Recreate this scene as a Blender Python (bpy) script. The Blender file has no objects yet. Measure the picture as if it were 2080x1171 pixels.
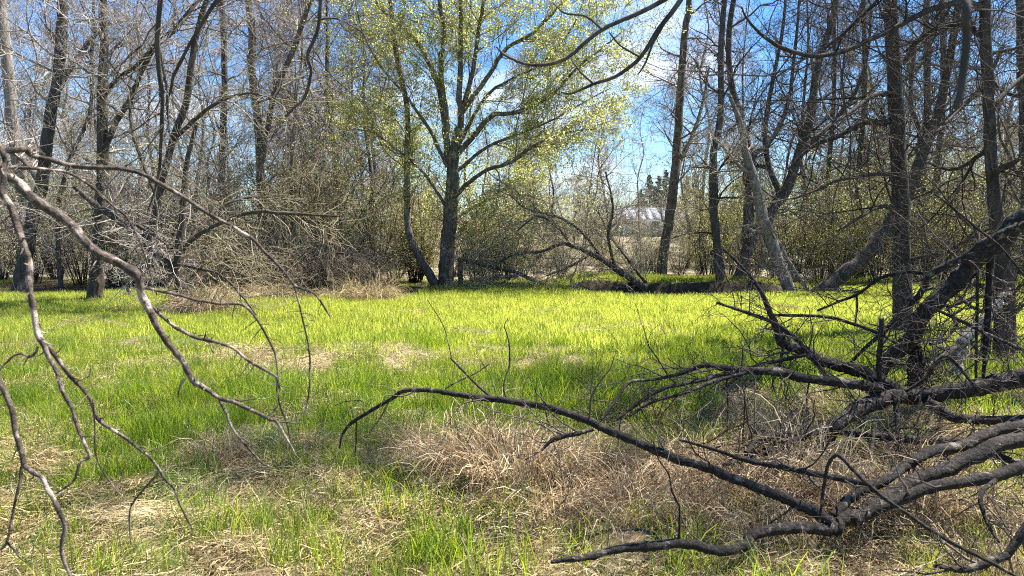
import bpy, math, random
import numpy as np
from mathutils import Vector, Matrix

# ------------------------------------------------------------------ camera, sky, sun, exposure
scene = bpy.context.scene
COL = scene.collection
CAM_Z, FPX, PITCH = 1.55, 1542.0, math.radians(4.28)
cam_data = bpy.data.cameras.new('camera')
cam = bpy.data.objects.new('camera', cam_data); COL.objects.link(cam)
cam.location = (0, 0, CAM_Z)
cam.rotation_euler = (math.radians(90) - PITCH, 0, 0)
cam_data.sensor_width = 36.0
cam_data.lens = 36.0 * FPX / 2080.0
cam_data.clip_start = 0.05; cam_data.clip_end = 3000
cam_data.dof.use_dof = True
cam_data.dof.focus_distance = 12.0
cam_data.dof.aperture_fstop = 9.0
scene.camera = cam

SUN_AZ, SUN_EL = math.radians(68), math.radians(60)
world = bpy.data.worlds.new('World'); scene.world = world
world.use_nodes = True
wn, wl = world.node_tree.nodes, world.node_tree.links
wn.clear()
wout = wn.new('ShaderNodeOutputWorld'); bg = wn.new('ShaderNodeBackground')
sky = wn.new('ShaderNodeTexSky'); sky.sky_type = 'NISHITA'; sky.sun_disc = False
sky.sun_elevation = SUN_EL; sky.sun_rotation = SUN_AZ
sky.altitude = 100; sky.air_density = 1.0; sky.dust_density = 0.0; sky.ozone_density = 3.0
bg.inputs['Strength'].default_value = 0.06
# fair-weather clouds all over the sky, projected on a flat layer overhead
geo = wn.new('ShaderNodeTexCoord'); sep = wn.new('ShaderNodeSeparateXYZ')
wl.new(geo.outputs['Generated'], sep.inputs[0])
def wmath(op, a, b=None):
    n = wn.new('ShaderNodeMath'); n.operation = op
    for i, v in enumerate((a, b)):
        if v is None: continue
        if isinstance(v, (int, float)): n.inputs[i].default_value = v
        else: wl.new(v, n.inputs[i])
    return n.outputs[0]
zc = wmath('ADD', wmath('MAXIMUM', sep.outputs[2], 0.0), 0.12)
cmb = wn.new('ShaderNodeCombineXYZ')
wl.new(wmath('DIVIDE', sep.outputs[0], zc), cmb.inputs[0])
wl.new(wmath('DIVIDE', sep.outputs[1], zc), cmb.inputs[1])
cn = wn.new('ShaderNodeTexNoise'); cn.inputs['Scale'].default_value = 0.75
cn.inputs['Detail'].default_value = 8; cn.inputs['Roughness'].default_value = 0.56
cn.noise_dimensions = '3D'
mpn = wn.new('ShaderNodeMapping'); mpn.inputs['Location'].default_value = (7.0, 3.85, 0)
wl.new(cmb.outputs[0], mpn.inputs[0]); wl.new(mpn.outputs[0], cn.inputs['Vector'])
cr = wn.new('ShaderNodeValToRGB')
cr.color_ramp.elements[0].position = 0.55; cr.color_ramp.elements[0].color = (0, 0, 0, 1)
cr.color_ramp.elements[1].position = 0.72; cr.color_ramp.elements[1].color = (1, 1, 1, 1)
wl.new(cn.outputs['Fac'], cr.inputs[0])
cmix = wn.new('ShaderNodeMixRGB'); cmix.inputs['Color2'].default_value = (8.0, 8.2, 8.6, 1)
wl.new(wmath('MULTIPLY', cr.outputs[0], 0.85), cmix.inputs['Fac'])
hsv = wn.new('ShaderNodeHueSaturation'); hsv.inputs['Saturation'].default_value = 1.25
blu = wn.new('ShaderNodeMixRGB'); blu.blend_type = 'MULTIPLY'; blu.inputs[0].default_value = 1.0; blu.inputs[2].default_value = (.9, .98, 1.1, 1)
wl.new(sky.outputs[0], hsv.inputs['Color']); wl.new(hsv.outputs[0], blu.inputs[1]); wl.new(blu.outputs[0], cmix.inputs['Color1'])
wl.new(cmix.outputs[0], bg.inputs['Color'])
wl.new(bg.outputs[0], wout.inputs[0])

sun_data = bpy.data.lights.new('sun', 'SUN'); sun_data.energy = 5.0
sun_data.angle = math.radians(0.53); sun_data.color = (1.0, 0.95, 0.86)
sun = bpy.data.objects.new('sun', sun_data); COL.objects.link(sun)
SDIR = Vector((math.sin(SUN_AZ) * math.cos(SUN_EL), math.cos(SUN_AZ) * math.cos(SUN_EL), math.sin(SUN_EL)))
sun.rotation_euler = (-SDIR).to_track_quat('-Z', 'Y').to_euler()
sun.location = (20, 20, 40)

vs = scene.view_settings
vs.view_transform = 'Standard'; vs.look = 'None'; vs.gamma = 1; vs.use_curve_mapping = False
vs.exposure = 1.9
scene.cycles.max_bounces = 3; scene.cycles.diffuse_bounces = 2; scene.cycles.glossy_bounces = 1
scene.cycles.transmission_bounces = 2; scene.cycles.transparent_max_bounces = 2
scene.cycles.use_adaptive_sampling = True; scene.cycles.adaptive_threshold = 0.025
scene.cycles.filter_width = 1.05; scene.cycles.use_denoising = False
scene.cycles.caustics_reflective = False; scene.cycles.caustics_refractive = False

rng = np.random.default_rng(11)

# ------------------------------------------------------------------ numeric helpers
def smooth(a, b, x):
    t = np.clip((x - a) / (b - a), 0, 1); return t * t * (3 - 2 * t)
_tab = np.random.default_rng(3).random((256, 256))
def vnoise(x, y):
    xi = np.floor(x).astype(int); yi = np.floor(y).astype(int)
    fx = x - xi; fy = y - yi
    fx = fx * fx * (3 - 2 * fx); fy = fy * fy * (3 - 2 * fy)
    g = lambda i, j: _tab[i & 255, j & 255]
    a = g(xi, yi) * (1 - fx) + g(xi + 1, yi) * fx
    b = g(xi, yi + 1) * (1 - fx) + g(xi + 1, yi + 1) * fx
    return a * (1 - fy) + b * fy
def fbm(x, y, o=4):
    s = 0; a = .5; t = 0
    for k in range(o):
        s = s + a * vnoise(x + 17.3 * k, y + 9.1 * k); t += a; x = x * 2.03; y = y * 2.03; a *= .5
    return s / t
def ground_z(x, y):
    x = np.asarray(x, float); y = np.asarray(y, float)
    z = (fbm(x * .35 + 5, y * .35, 3) - .5) * .22
    near = 1 - smooth(5, 11, y)
    z = z + near * (fbm(x * 1.9, y * 1.9 + 40, 3) - .55) * .32
    z = z + smooth(24, 62, y) * .95 + smooth(70, 400, y) * 6.0
    # the shaded ditch with a steep far bank at the meadow's end
    mx = smooth(1.2, 2.4, x) * (1 - smooth(6.2, 8.0, x))
    cy = 19.2 + .5 * np.sin(x * .9)
    z = z - mx * .48 * smooth(-1.1, -.5, y - cy) * (1 - smooth(.9, 1.25, y - cy))
    z = z + mx * .16 * smooth(.9, 1.25, y - cy) * (1 - smooth(3, 7, y - cy))
    return z
cp, sp_ = math.cos(PITCH), math.sin(PITCH)
def P(px, py, d):
    """world point seen at photo pixel (px, py), d metres ahead of the camera"""
    a = (px - 1040.0) / FPX; b = (585.5 - py) / FPX
    vy = cp + b * sp_; vz = -sp_ + b * cp
    s = d / vy
    return np.array([a * s, d, CAM_Z + vz * s])
def on_ground(px, d):
    x = P(px, 500, d)[0]
    return np.array([x, d, float(ground_z(x, d))])
def nrm(v): return v / (np.linalg.norm(v, axis=-1, keepdims=True) + 1e-9)

# ------------------------------------------------------------------ mesh helpers
def mesh_from(name, V, Q=None, T=None, attr=None, smooth_shade=True):
    V = np.ascontiguousarray(V, np.float32).reshape(-1, 3)
    m = bpy.data.meshes.new(name)
    m.vertices.add(len(V)); m.vertices.foreach_set('co', V.ravel())
    nq = 0 if Q is None else len(Q); nt = 0 if T is None else len(T)
    idx = []
    if nq: idx.append(np.asarray(Q, np.int32).ravel())
    if nt: idx.append(np.asarray(T, np.int32).ravel())
    if idx:
        idx = np.concatenate(idx)
        m.loops.add(len(idx)); m.loops.foreach_set('vertex_index', idx)
        m.polygons.add(nq + nt)
        st = np.concatenate([np.arange(nq) * 4, nq * 4 + np.arange(nt) * 3]).astype(np.int32)
        m.polygons.foreach_set('loop_start', st)
        if smooth_shade: m.polygons.foreach_set('use_smooth', np.ones(nq + nt, bool))
    if attr is not None:
        for k, v in attr.items():
            a = m.attributes.new(k, 'FLOAT', 'POINT'); a.data.foreach_set('value', np.asarray(v, np.float32).ravel())
    m.update(calc_edges=True)
    return m

class Geo:
    """collects vertex/face arrays for one mesh"""
    def __init__(s): s.V = []; s.Q = []; s.T = []; s.A = []; s.n = 0
    def add(s, V, Q=None, T=None, tint=None):
        V = np.asarray(V, float).reshape(-1, 3)
        if Q is not None and len(Q): s.Q.append(np.asarray(Q) + s.n)
        if T is not None and len(T): s.T.append(np.asarray(T) + s.n)
        s.V.append(V); s.A.append(np.full(len(V), .5) if tint is None else np.asarray(tint, float).ravel()); s.n += len(V)
    def tubes(s, pts, rad, sides, tint=None, rough=0):
        """pts (m,n,3), rad (m,n): m tapering tubes"""
        pts = np.asarray(pts, float); rad = np.asarray(rad, float)
        if pts.ndim == 2: pts = pts[None]; rad = rad[None]
        m, n = rad.shape
        if m == 0: return
        t = np.gradient(pts, axis=1); t = nrm(t)
        ov = nrm(pts[:, -1] - pts[:, 0] + 1e-6)
        ref = np.eye(3)[np.argmin(np.abs(ov), axis=1)][:, None, :]
        u = nrm(np.cross(t, ref)); v = np.cross(t, u)
        ang = np.arange(sides) * 2 * np.pi / sides
        ring = u[:, :, None, :] * np.cos(ang)[None, None, :, None] + v[:, :, None, :] * np.sin(ang)[None, None, :, None]
        rr = rad[:, :, None] * np.ones(sides)[None, None]
        if rough:
            nz = rng.normal(size=(m, n, sides)); nz[:, 1:] = .65 * nz[:, 1:] + .55 * nz[:, :-1]
            rr = rr * (1 + np.clip(nz, -2, 2) * rough)
        V = pts[:, :, None, :] + ring * rr[..., None]
        base = np.arange(m)[:, None, None] * n * sides
        i = np.arange(n - 1)[None, :, None] * sides; k = np.arange(sides)[None, None, :]; k2 = (k + 1) % sides
        Q = np.stack([base + i + k, base + i + k2, base + i + sides + k2, base + i + sides + k], -1).reshape(-1, 4)
        tt = rng.random(m) if tint is None else np.broadcast_to(tint, (m,))
        s.add(V, Q=Q, tint=np.repeat(tt, n * sides))
    def leaves(s, c, size, up=0.0, aspect=.45):
        """one folded-looking diamond per point"""
        m = len(c)
        a = nrm(rng.normal(size=(m, 3)) + np.array([0, 0, up])); b = nrm(np.cross(a, rng.normal(size=(m, 3))))
        L = size * rng.uniform(.6, 1.35, m)[:, None]
        V = np.stack([c, c + a * L * .5 + b * L * aspect * .5, c + a * L, c + a * L * .5 - b * L * aspect * .5], 1)
        Q = np.arange(m * 4).reshape(m, 4)
        s.add(V, Q=Q, tint=np.repeat(rng.random(m), 4))
    def mesh(s, name, origin=(0, 0, 0), smooth_shade=True):
        if not s.V: return None
        V = np.concatenate(s.V) - np.asarray(origin)
        return mesh_from(name, V, np.concatenate(s.Q) if s.Q else None, np.concatenate(s.T) if s.T else None,
                         {'tint': np.concatenate(s.A)}, smooth_shade)

def tag(o, label=None, cat=None, group=None, kind=None):
    if label: o['label'] = label
    if cat: o['category'] = cat
    if group: o['group'] = group
    if kind: o['kind'] = kind
    return o
def obj(name, mesh, mat, parent=None):
    o = bpy.data.objects.new(name, mesh); COL.objects.link(o)
    if mat and not mesh.materials: mesh.materials.append(mat)
    if parent: o.parent = parent
    return o
def thing(name, label, cat, loc, group=None):
    o = bpy.data.objects.new(name, None); COL.objects.link(o)
    o.empty_display_size = .2; o.location = loc
    return tag(o, label, cat, group)
def dup(root, loc, rz, sc, label=None, group=None):
    r = root.copy(); COL.objects.link(r)
    r.location = loc; r.rotation_euler = (0, 0, rz); r.scale = (sc, sc, sc)
    tag(r, label, None, group)
    for ch in list(root.children):
        c = ch.copy(); COL.objects.link(c); c.parent = r
    return r

# ------------------------------------------------------------------ branch growth
def spline(cp4, per=5, wob=0.0):
    """Catmull-Rom through (x,y,z,r) control points"""
    c = np.asarray(cp4, float)
    c = np.vstack([2 * c[0] - c[1], c, 2 * c[-1] - c[-2]])
    out = []
    t = np.linspace(0, 1, per, endpoint=False)[:, None]
    for i in range(1, len(c) - 2):
        p0, p1, p2, p3 = c[i - 1], c[i], c[i + 1], c[i + 2]
        out.append(.5 * (2 * p1 + (p2 - p0) * t + (2 * p0 - 5 * p1 + 4 * p2 - p3) * t ** 2 + (3 * p1 - p0 - 3 * p2 + p3) * t ** 3))
    out.append(c[-2][None]); out = np.vstack(out)
    out[:, 3] = np.maximum(out[:, 3], .0006)
    if wob:
        out[1:, :3] += rng.normal(size=(len(out) - 1, 3)) * out[1:, 3:4] * wob
    return out[:, :3], out[:, 3]
def resample(p, r, K):
    d = np.concatenate([[0], np.cumsum(np.linalg.norm(np.diff(p, axis=0), axis=1))]); t = np.linspace(0, d[-1], K)
    return np.stack([np.interp(t, d, p[:, k]) for k in range(3)], 1), np.interp(t, d, r)
def path(pts, d0, d1=None, per=5, wob=.12, rmin=0.0):
    """pts: (px, py, radius_px[, depth]) in the photo; depth runs from d0 to d1"""
    n = len(pts); d1 = d0 if d1 is None else d1; c = []
    for i, q in enumerate(pts):
        d = q[3] if len(q) > 3 else d0 + (d1 - d0) * i / max(1, n - 1)
        c.append(np.append(P(q[0], q[1], d), max(q[2] / FPX * d, rmin)))
    return spline(c, per, wob)
def grow(pp, pr, cnt, t0, t1, ang, L, nseg, jit, trop, rr, rtip, lshape=None, rmax=None):
    """children of the parents pp (M,K,3), pr (M,K): cnt each, start t in t0..t1, ang range (deg) off the parent,
    L range in metres or as a share of the parent's length when negative"""
    M, K = pr.shape
    if M == 0: return np.zeros((0, nseg + 1, 3)), np.zeros((0, nseg + 1))
    m = M * cnt
    ip = np.repeat(np.arange(M), cnt)
    t = t0 + (t1 - t0) * ((np.tile(np.arange(cnt), M) + rng.random(m)) / cnt)
    f = t * (K - 1); i0 = np.minimum(f.astype(int), K - 2); w = (f - i0)[:, None]
    p = pp[ip, i0] * (1 - w) + pp[ip, i0 + 1] * w
    r0 = pr[ip, i0] * (1 - w[:, 0]) + pr[ip, i0 + 1] * w[:, 0]
    d = nrm(pp[ip, i0 + 1] - pp[ip, i0])
    side = nrm(np.cross(d, rng.normal(size=(m, 3))))
    a = np.radians(rng.uniform(ang[0], ang[1], m))[:, None]
    d = nrm(d * np.cos(a) + side * np.sin(a))
    if L[0] < 0:
        pl = np.linalg.norm(np.diff(pp, axis=1), axis=2).sum(1)[ip]
        ln = pl * rng.uniform(-L[0], -L[1], m)
    else:
        ln = rng.uniform(L[0], L[1], m)
    if lshape is not None: ln = ln * lshape(t)
    rad0 = r0 * rr * rng.uniform(.75, 1.1, m)
    if rmax: rad0 = np.minimum(rad0, rmax)
    rad0 = np.maximum(rad0, rtip)
    pts = np.zeros((m, nseg + 1, 3)); pts[:, 0] = p
    st = (ln / nseg)[:, None]
    for k in range(nseg):
        pts[:, k + 1] = pts[:, k] + d * st
        d = nrm(d + rng.normal(size=(m, 3)) * jit + np.array([0, 0, trop]))
    tt = np.linspace(0, 1, nseg + 1)[None]
    rad = rad0[:, None] * (1 - tt) + np.minimum(rtip, rad0)[:, None] * tt
    return pts, rad
def stack(paths, K=20):
    a = [resample(p, r, K) for p, r in paths]
    return np.stack([x[0] for x in a]), np.stack([x[1] for x in a])

# ------------------------------------------------------------------ materials
def mat_new(name):
    m = bpy.data.materials.new(name); m.use_nodes = True
    nt = m.node_tree; nt.nodes.clear()
    return m, nt.nodes, nt.links
def ramp(n, l, src, stops):
    r = n.new('ShaderNodeValToRGB'); e = r.color_ramp.elements
    while len(e) < len(stops): e.new(.5)
    for q, (p, c) in zip(e, stops): q.position = p; q.color = (*c, 1)
    l.new(src, r.inputs[0]); return r.outputs[0]
def noise(n, l, scale, detail=4, vec=None, rough=.55):
    t = n.new('ShaderNodeTexNoise'); t.inputs['Scale'].default_value = scale; t.inputs['Detail'].default_value = detail
    t.inputs['Roughness'].default_value = rough
    if vec is not None: l.new(vec, t.inputs['Vector'])
    return t.outputs['Fac']
def mixc(n, l, fac, a, b, mode='MIX'):
    x = n.new('ShaderNodeMixRGB'); x.blend_type = mode
    for i, v in ((0, fac), (1, a), (2, b)):
        if isinstance(v, (int, float)): x.inputs[i].default_value = v
        elif isinstance(v, tuple): x.inputs[i].default_value = (*v, 1)
        else: l.new(v, x.inputs[i])
    return x.outputs[0]
def bark(name, dark, mid, light, scale=14, bump=.6, lichen=None, stretch=.25, lr=(.56, .66)):
    m, n, l = mat_new(name)
    out = n.new('ShaderNodeOutputMaterial'); b = n.new('ShaderNodeBsdfPrincipled')
    b.inputs['Roughness'].default_value = .88; b.inputs['Specular IOR Level'].default_value = .25
    tc = n.new('ShaderNodeTexCoord'); mp = n.new('ShaderNodeMapping'); mp.inputs['Scale'].default_value = (1, 1, stretch)
    l.new(tc.outputs['Object'], mp.inputs[0])
    f = noise(n, l, scale, 6, mp.outputs[0], .65)
    c = ramp(n, l, f, [(.3, dark), (.52, mid), (.72, light)])
    at = n.new('ShaderNodeAttribute'); at.attribute_name = 'tint'
    c = mixc(n, l, .35, c, ramp(n, l, at.outputs['Fac'], [(0, (.45, .45, .45)), (1, (1.0, .98, .94))]), 'MULTIPLY')
    if lichen:
        g = noise(n, l, scale * .35, 5, tc.outputs['Object'], .6)
        msk = ramp(n, l, g, [(lr[0], (0, 0, 0)), (lr[1], (1, 1, 1))])
        c = mixc(n, l, msk, c, lichen)
    l.new(c, b.inputs['Base Color'])
    bp = n.new('ShaderNodeBump'); bp.inputs['Strength'].default_value = bump; bp.inputs['Distance'].default_value = .02
    l.new(f, bp.inputs['Height']); l.new(bp.outputs[0], b.inputs['Normal'])
    l.new(b.outputs[0], out.inputs[0]); return m
def twig(name, dark, mid, light):
    """thin twigs: plain diffuse bark, colour varying from twig to twig"""
    m, n, l = mat_new(name)
    out = n.new('ShaderNodeOutputMaterial'); d = n.new('ShaderNodeBsdfDiffuse')
    at = n.new('ShaderNodeAttribute'); at.attribute_name = 'tint'
    l.new(ramp(n, l, at.outputs['Fac'], [(0, dark), (.5, mid), (1, light)]), d.inputs[0])
    l.new(d.outputs[0], out.inputs[0]); return m
def leafmat(name, stops, trans=.5, tstops=None, patch=None, gloss=False):
    m, n, l = mat_new(name)
    out = n.new('ShaderNodeOutputMaterial'); d = n.new('ShaderNodeBsdfDiffuse'); t = n.new('ShaderNodeBsdfTranslucent')
    at = n.new('ShaderNodeAttribute'); at.attribute_name = 'tint'
    src = at.outputs['Fac']
    if patch:
        oi = n.new('ShaderNodeObjectInfo'); pn = oi.outputs['Random']
        mm = n.new('ShaderNodeMath'); mm.operation = 'MULTIPLY_ADD'; l.new(pn, mm.inputs[0]); mm.inputs[1].default_value = patch; mm.inputs[2].default_value = -patch / 2
        ad = n.new('ShaderNodeMath'); ad.operation = 'ADD'; ad.use_clamp = True; l.new(src, ad.inputs[0]); l.new(mm.outputs[0], ad.inputs[1]); src = ad.outputs[0]
    l.new(ramp(n, l, src, stops), d.inputs[0]); l.new(ramp(n, l, src, tstops or stops), t.inputs[0])
    mx = n.new('ShaderNodeMixShader'); mx.inputs[0].default_value = trans
    l.new(d.outputs[0], mx.inputs[1]); l.new(t.outputs[0], mx.inputs[2])
    if not gloss:
        l.new(mx.outputs[0], out.inputs[0]); return m
    gl = n.new('ShaderNodeBsdfGlossy'); gl.inputs['Roughness'].default_value = .45; gl.inputs[0].default_value = (.8, .8, .8, 1)
    m2 = n.new('ShaderNodeMixShader'); m2.inputs[0].default_value = .035
    l.new(mx.outputs[0], m2.inputs[1]); l.new(gl.outputs[0], m2.inputs[2])
    l.new(m2.outputs[0], out.inputs[0]); return m

M = {}
M['bark_grey'] = bark('bark_grey', (.045, .036, .03), (.13, .105, .085), (.24, .2, .165), 16, .9, (.2, .2, .15))
M['bark_dark'] = bark('bark_dark', (.028, .024, .022), (.078, .068, .06), (.16, .14, .123), 16, .9)
M['bark_dead'] = bark('bark_dead', (.012, .01, .009), (.034, .028, .024), (.085, .07, .058), 42, 1.0, (.17, .15, .125), 1.0, (.58, .66))  # dead bark, darkened to carry the shade and backlight on the limbs
M['bark_pale'] = bark('bark_pale', (.16, .13, .1), (.34, .29, .23), (.5, .44, .36), 18, .5)
M['bark_brown'] = bark('bark_brown', (.022, .018, .015), (.065, .053, .044), (.14, .118, .098), 18, 1.0)
M['bark_silver'] = bark('bark_silver', (.09, .08, .07), (.22, .195, .17), (.36, .33, .29), 16, .7)
M['bark_cherry'] = bark('bark_cherry', (.025, .019, .016), (.1, .076, .063), (.3, .235, .195), 40, 1.0, (.4, .32, .27), .8, (.53, .61))  # pale patches: peeled bark, with sunlit highlights painted into the colour
M['twig_pale'] = twig('twig_pale', (.12, .1, .088), (.32, .275, .245), (.52, .47, .43))
M['twig_grey'] = twig('twig_grey', (.13, .11, .085), (.26, .22, .18), (.4, .35, .29))
M['twig_dark'] = twig('twig_dark', (.03, .025, .022), (.08, .067, .058), (.17, .145, .125))
M['twig_olive'] = twig('twig_olive', (.12, .1, .065), (.24, .2, .13), (.38, .33, .23))
M['twig_red'] = twig('twig_red', (.1, .075, .05), (.23, .18, .125), (.4, .33, .24))
M['leaf_willow'] = leafmat('leaf_willow', [(0, (.24, .25, .07)), (.5, (.36, .37, .1)), (1, (.5, .48, .2))], .68,
                           [(0, (.42, .45, .12)), (.5, (.58, .6, .18)), (1, (.72, .68, .28))])
M['leaf_olive'] = leafmat('leaf_olive', [(0, (.07, .09, .025)), (.5, (.12, .14, .035)), (1, (.2, .2, .06))], .45,
                          [(0, (.13, .17, .03)), (.5, (.22, .26, .045)), (1, (.34, .34, .08))])
M['leaf_dark'] = leafmat('leaf_dark', [(0, (.025, .04, .015)), (.5, (.045, .07, .022)), (1, (.1, .12, .04))], .35,
                         [(0, (.06, .09, .02)), (.5, (.12, .16, .03)), (1, (.26, .28, .06))])
M['leaf_mid'] = leafmat('leaf_mid', [(0, (.1, .12, .04)), (.5, (.18, .2, .06)), (1, (.3, .3, .11))], .55,
                        [(0, (.25, .3, .06)), (.5, (.42, .47, .09)), (1, (.6, .6, .17))])
M['needle'] = leafmat('needle', [(0, (.012, .022, .016)), (.5, (.02, .036, .024)), (1, (.04, .06, .035))], .15)
M['grass'] = leafmat('grass', [(0, (.1, .16, .025)), (.5, (.2, .26, .04)), (1, (.31, .33, .07))], .58,
                     [(0, (.4, .5, .05)), (.5, (.64, .7, .08)), (1, (.8, .8, .15))], .6, True)
M['grass_near'] = leafmat('grass_near', [(0, (.045, .1, .012)), (.5, (.09, .155, .015)), (1, (.17, .22, .022))], .55,
                          [(0, (.15, .29, .015)), (.5, (.31, .45, .018)), (1, (.54, .58, .035))], .6, True)
M['straw'] = leafmat('straw', [(0, (.2, .145, .07)), (.4, (.38, .295, .16)), (.75, (.5, .41, .24)), (1, (.6, .51, .33))], .25, None, .5)
M['tussock'] = leafmat('tussock', [(0, (.2, .13, .07)), (.4, (.38, .28, .16)), (.75, (.55, .43, .27)), (1, (.68, .58, .41))], .25, None, .4)

# ground: matted straw, dark soil, moss-green film
m, n, l = mat_new('meadow_ground')
out = n.new('ShaderNodeOutputMaterial'); b = n.new('ShaderNodeBsdfPrincipled'); b.inputs['Roughness'].default_value = .95
b.inputs['Specular IOR Level'].default_value = .1
g = n.new('ShaderNodeNewGeometry'); pos = g.outputs['Position']
c1 = ramp(n, l, noise(n, l, 26, 3, pos, .7), [(.34, (.035, .026, .017)), (.55, (.14, .105, .065)), (.75, (.34, .27, .17))])  # base colour darkened to paint shadow into the gaps of the straw
c2 = ramp(n, l, noise(n, l, 30, 2, pos, .7), [(.3, (.03, .05, .012)), (.7, (.12, .18, .035))])
c = mixc(n, l, ramp(n, l, noise(n, l, .55, 3, pos), [(.42, (0, 0, 0)), (.62, (1, 1, 1))]), c1, c2)
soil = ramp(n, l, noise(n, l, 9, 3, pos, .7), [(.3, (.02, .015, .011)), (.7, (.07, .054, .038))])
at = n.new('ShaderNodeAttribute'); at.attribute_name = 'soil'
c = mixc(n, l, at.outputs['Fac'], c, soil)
at2 = n.new('ShaderNodeAttribute'); at2.attribute_name = 'field'
fld = ramp(n, l, noise(n, l, 1.6, 4, pos, .65), [(.3, (.14, .105, .07)), (.52, (.25, .2, .135)), (.7, (.16, .18, .06))])
c = mixc(n, l, at2.outputs['Fac'], c, fld)
l.new(c, b.inputs['Base Color'])
l.new(b.outputs[0], out.inputs[0]); M['ground'] = m

def flatmat(name, c0, c1, scale, rough=.7, metal=0.0, bump=0.1):
    m, n, l = mat_new(name)
    out = n.new('ShaderNodeOutputMaterial'); b = n.new('ShaderNodeBsdfPrincipled')
    b.inputs['Roughness'].default_value = rough; b.inputs['Metallic'].default_value = metal
    tc = n.new('ShaderNodeTexCoord'); f = noise(n, l, scale, 6, tc.outputs['Object'], .65)
    l.new(ramp(n, l, f, [(.35, c0), (.68, c1)]), b.inputs['Base Color'])
    bp = n.new('ShaderNodeBump'); bp.inputs['Strength'].default_value = bump; l.new(f, bp.inputs['Height']); l.new(bp.outputs[0], b.inputs['Normal'])
    l.new(b.outputs[0], out.inputs[0]); return m
M['roof_metal'] = flatmat('roof_metal', (.14, .15, .17), (.18, .19, .21), .6, .6, 0.0)
M['barn_wall'] = flatmat('barn_wall', (.16, .19, .24), (.26, .3, .36), 2.0, .8)
M['barn_door'] = flatmat('barn_door', (.1, .11, .13), (.17, .18, .2), 2.0, .8)
M['torn_wood'] = flatmat('torn_wood', (.55, .5, .42), (.8, .76, .68), 25, .8)

# ------------------------------------------------------------------ ground sheet
def axis(lo, hi, flo, fhi, fine):
    a = [np.arange(flo, fhi, fine)]
    v = fhi; s = fine; r = []
    while v < hi: r.append(v); s *= 1.18; v += s
    r.append(hi)
    v = flo; s = fine; q = []
    while v > lo: s *= 1.18; v -= s; q.append(max(v, lo))
    return np.concatenate([np.array(q[::-1]), a[0], np.array(r)])
gx = axis(-700, 700, -14, 14, .17); gy = axis(-60, 900, 1.2, 26, .16)
X, Y = np.meshgrid(gx, gy); Z = ground_z(X, Y)
nx, ny = len(gx), len(gy)
ii = (np.arange(ny - 1)[:, None] * nx + np.arange(nx - 1)[None]).ravel()
gq = np.stack([ii, ii + 1, ii + 1 + nx, ii + nx], 1)
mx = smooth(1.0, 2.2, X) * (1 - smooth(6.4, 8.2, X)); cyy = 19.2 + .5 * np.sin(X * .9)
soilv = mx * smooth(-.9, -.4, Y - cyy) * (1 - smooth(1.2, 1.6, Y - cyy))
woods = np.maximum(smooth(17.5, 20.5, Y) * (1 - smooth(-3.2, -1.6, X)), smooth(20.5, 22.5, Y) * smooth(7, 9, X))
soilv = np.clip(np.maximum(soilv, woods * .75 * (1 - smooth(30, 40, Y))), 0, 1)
fieldv = smooth(23, 26, Y)
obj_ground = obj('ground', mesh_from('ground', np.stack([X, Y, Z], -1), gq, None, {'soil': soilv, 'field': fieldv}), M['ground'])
tag(obj_ground, 'grassy clearing floor running back to a pale field', 'ground', kind='structure')

# ------------------------------------------------------------------ tree builders
def fuzz(heroes, spec, K=20):
    """spec: list of level dicts grown from the previous level; returns list of (pts, rad) arrays"""
    pp, pr = stack(heroes, K) if isinstance(heroes, list) else heroes
    res = []
    for s in spec:
        pp, pr = grow(pp, pr, **s); res.append((pp, pr))
    return res
def extend_up(pts, top=-280, n=2, sway=15):
    """carry a trunk on above the top of the frame"""
    x, y, r = pts[-1][:3]; x2, y2 = pts[-2][:2]
    sl = np.clip((x - x2) / max(1, (y2 - y)), -.4, .4)
    out = list(pts)
    for k in range(1, n + 1):
        yy = y + (top - y) * k / n
        out.append((x + sl * (y - yy) * .7 + rng.normal() * sway, yy, max(r * (1 - .76 * k / n), 1.5)))
    return out
def hero_tree(name, label, group, base_px, depth, trunks, limbs, spec, bmat, tmat, leaf=None, trunk_sides=12, cat='tree', limbname='limb', limb_depth=None):
    """trunks / limbs: pixel paths; the first trunk point is sunk into the ground"""
    base = on_ground(base_px, depth)
    t = thing(name, label, cat, base, group)
    src = []
    for pts in trunks:
        p, r = path(pts, depth, depth, 6, .05); r = r * (.84 if depth > 14 else .95)
        gz = float(ground_z(p[0, 0], p[0, 1]))
        if abs(p[0, 2] - gz) < .9:                       # root flare
            foot = np.array([p[0, 0], p[0, 1], gz - .12])
            p = np.vstack([foot, p]); r = np.concatenate([[r[0] * 1.3], r]); r[1] *= 1.08
        g = Geo(); g.tubes(*(resample(p, r, 70) if depth < 14 else (p, r)), trunk_sides + (6 if depth < 14 else 0), rough=.05 if depth < 14 else .03); obj('trunk', g.mesh('trunk', base), bmat, t); src.append((p, r))
    for q in limbs:
        pts, dd = q if isinstance(q, tuple) else (q, rng.normal() * 1.2)
        p, r = path(pts, depth, depth + dd, 5, .1); r = r * (.64 if name == 'willow_tree' else .82)
        g = Geo(); g.tubes(p, r, 7); obj(limbname, g.mesh(limbname, base), bmat, t); src.append((p, r))
    lv = fuzz(src, spec)
    g = Geo()
    for k, (pp, pr) in enumerate(lv): g.tubes(pp, pr, (5, 4, 3, 3)[min(k, 3)])
    obj('crown', g.mesh('crown', base), tmat, t)
    if leaf:
        lm, size, cnt, frm = leaf
        pp, pr = lv[frm]
        gg = Geo(); scatter_leaves(gg, pp, cnt, size); obj('leaves', gg.mesh('leaves', base, False), lm, t)
    return t
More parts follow.
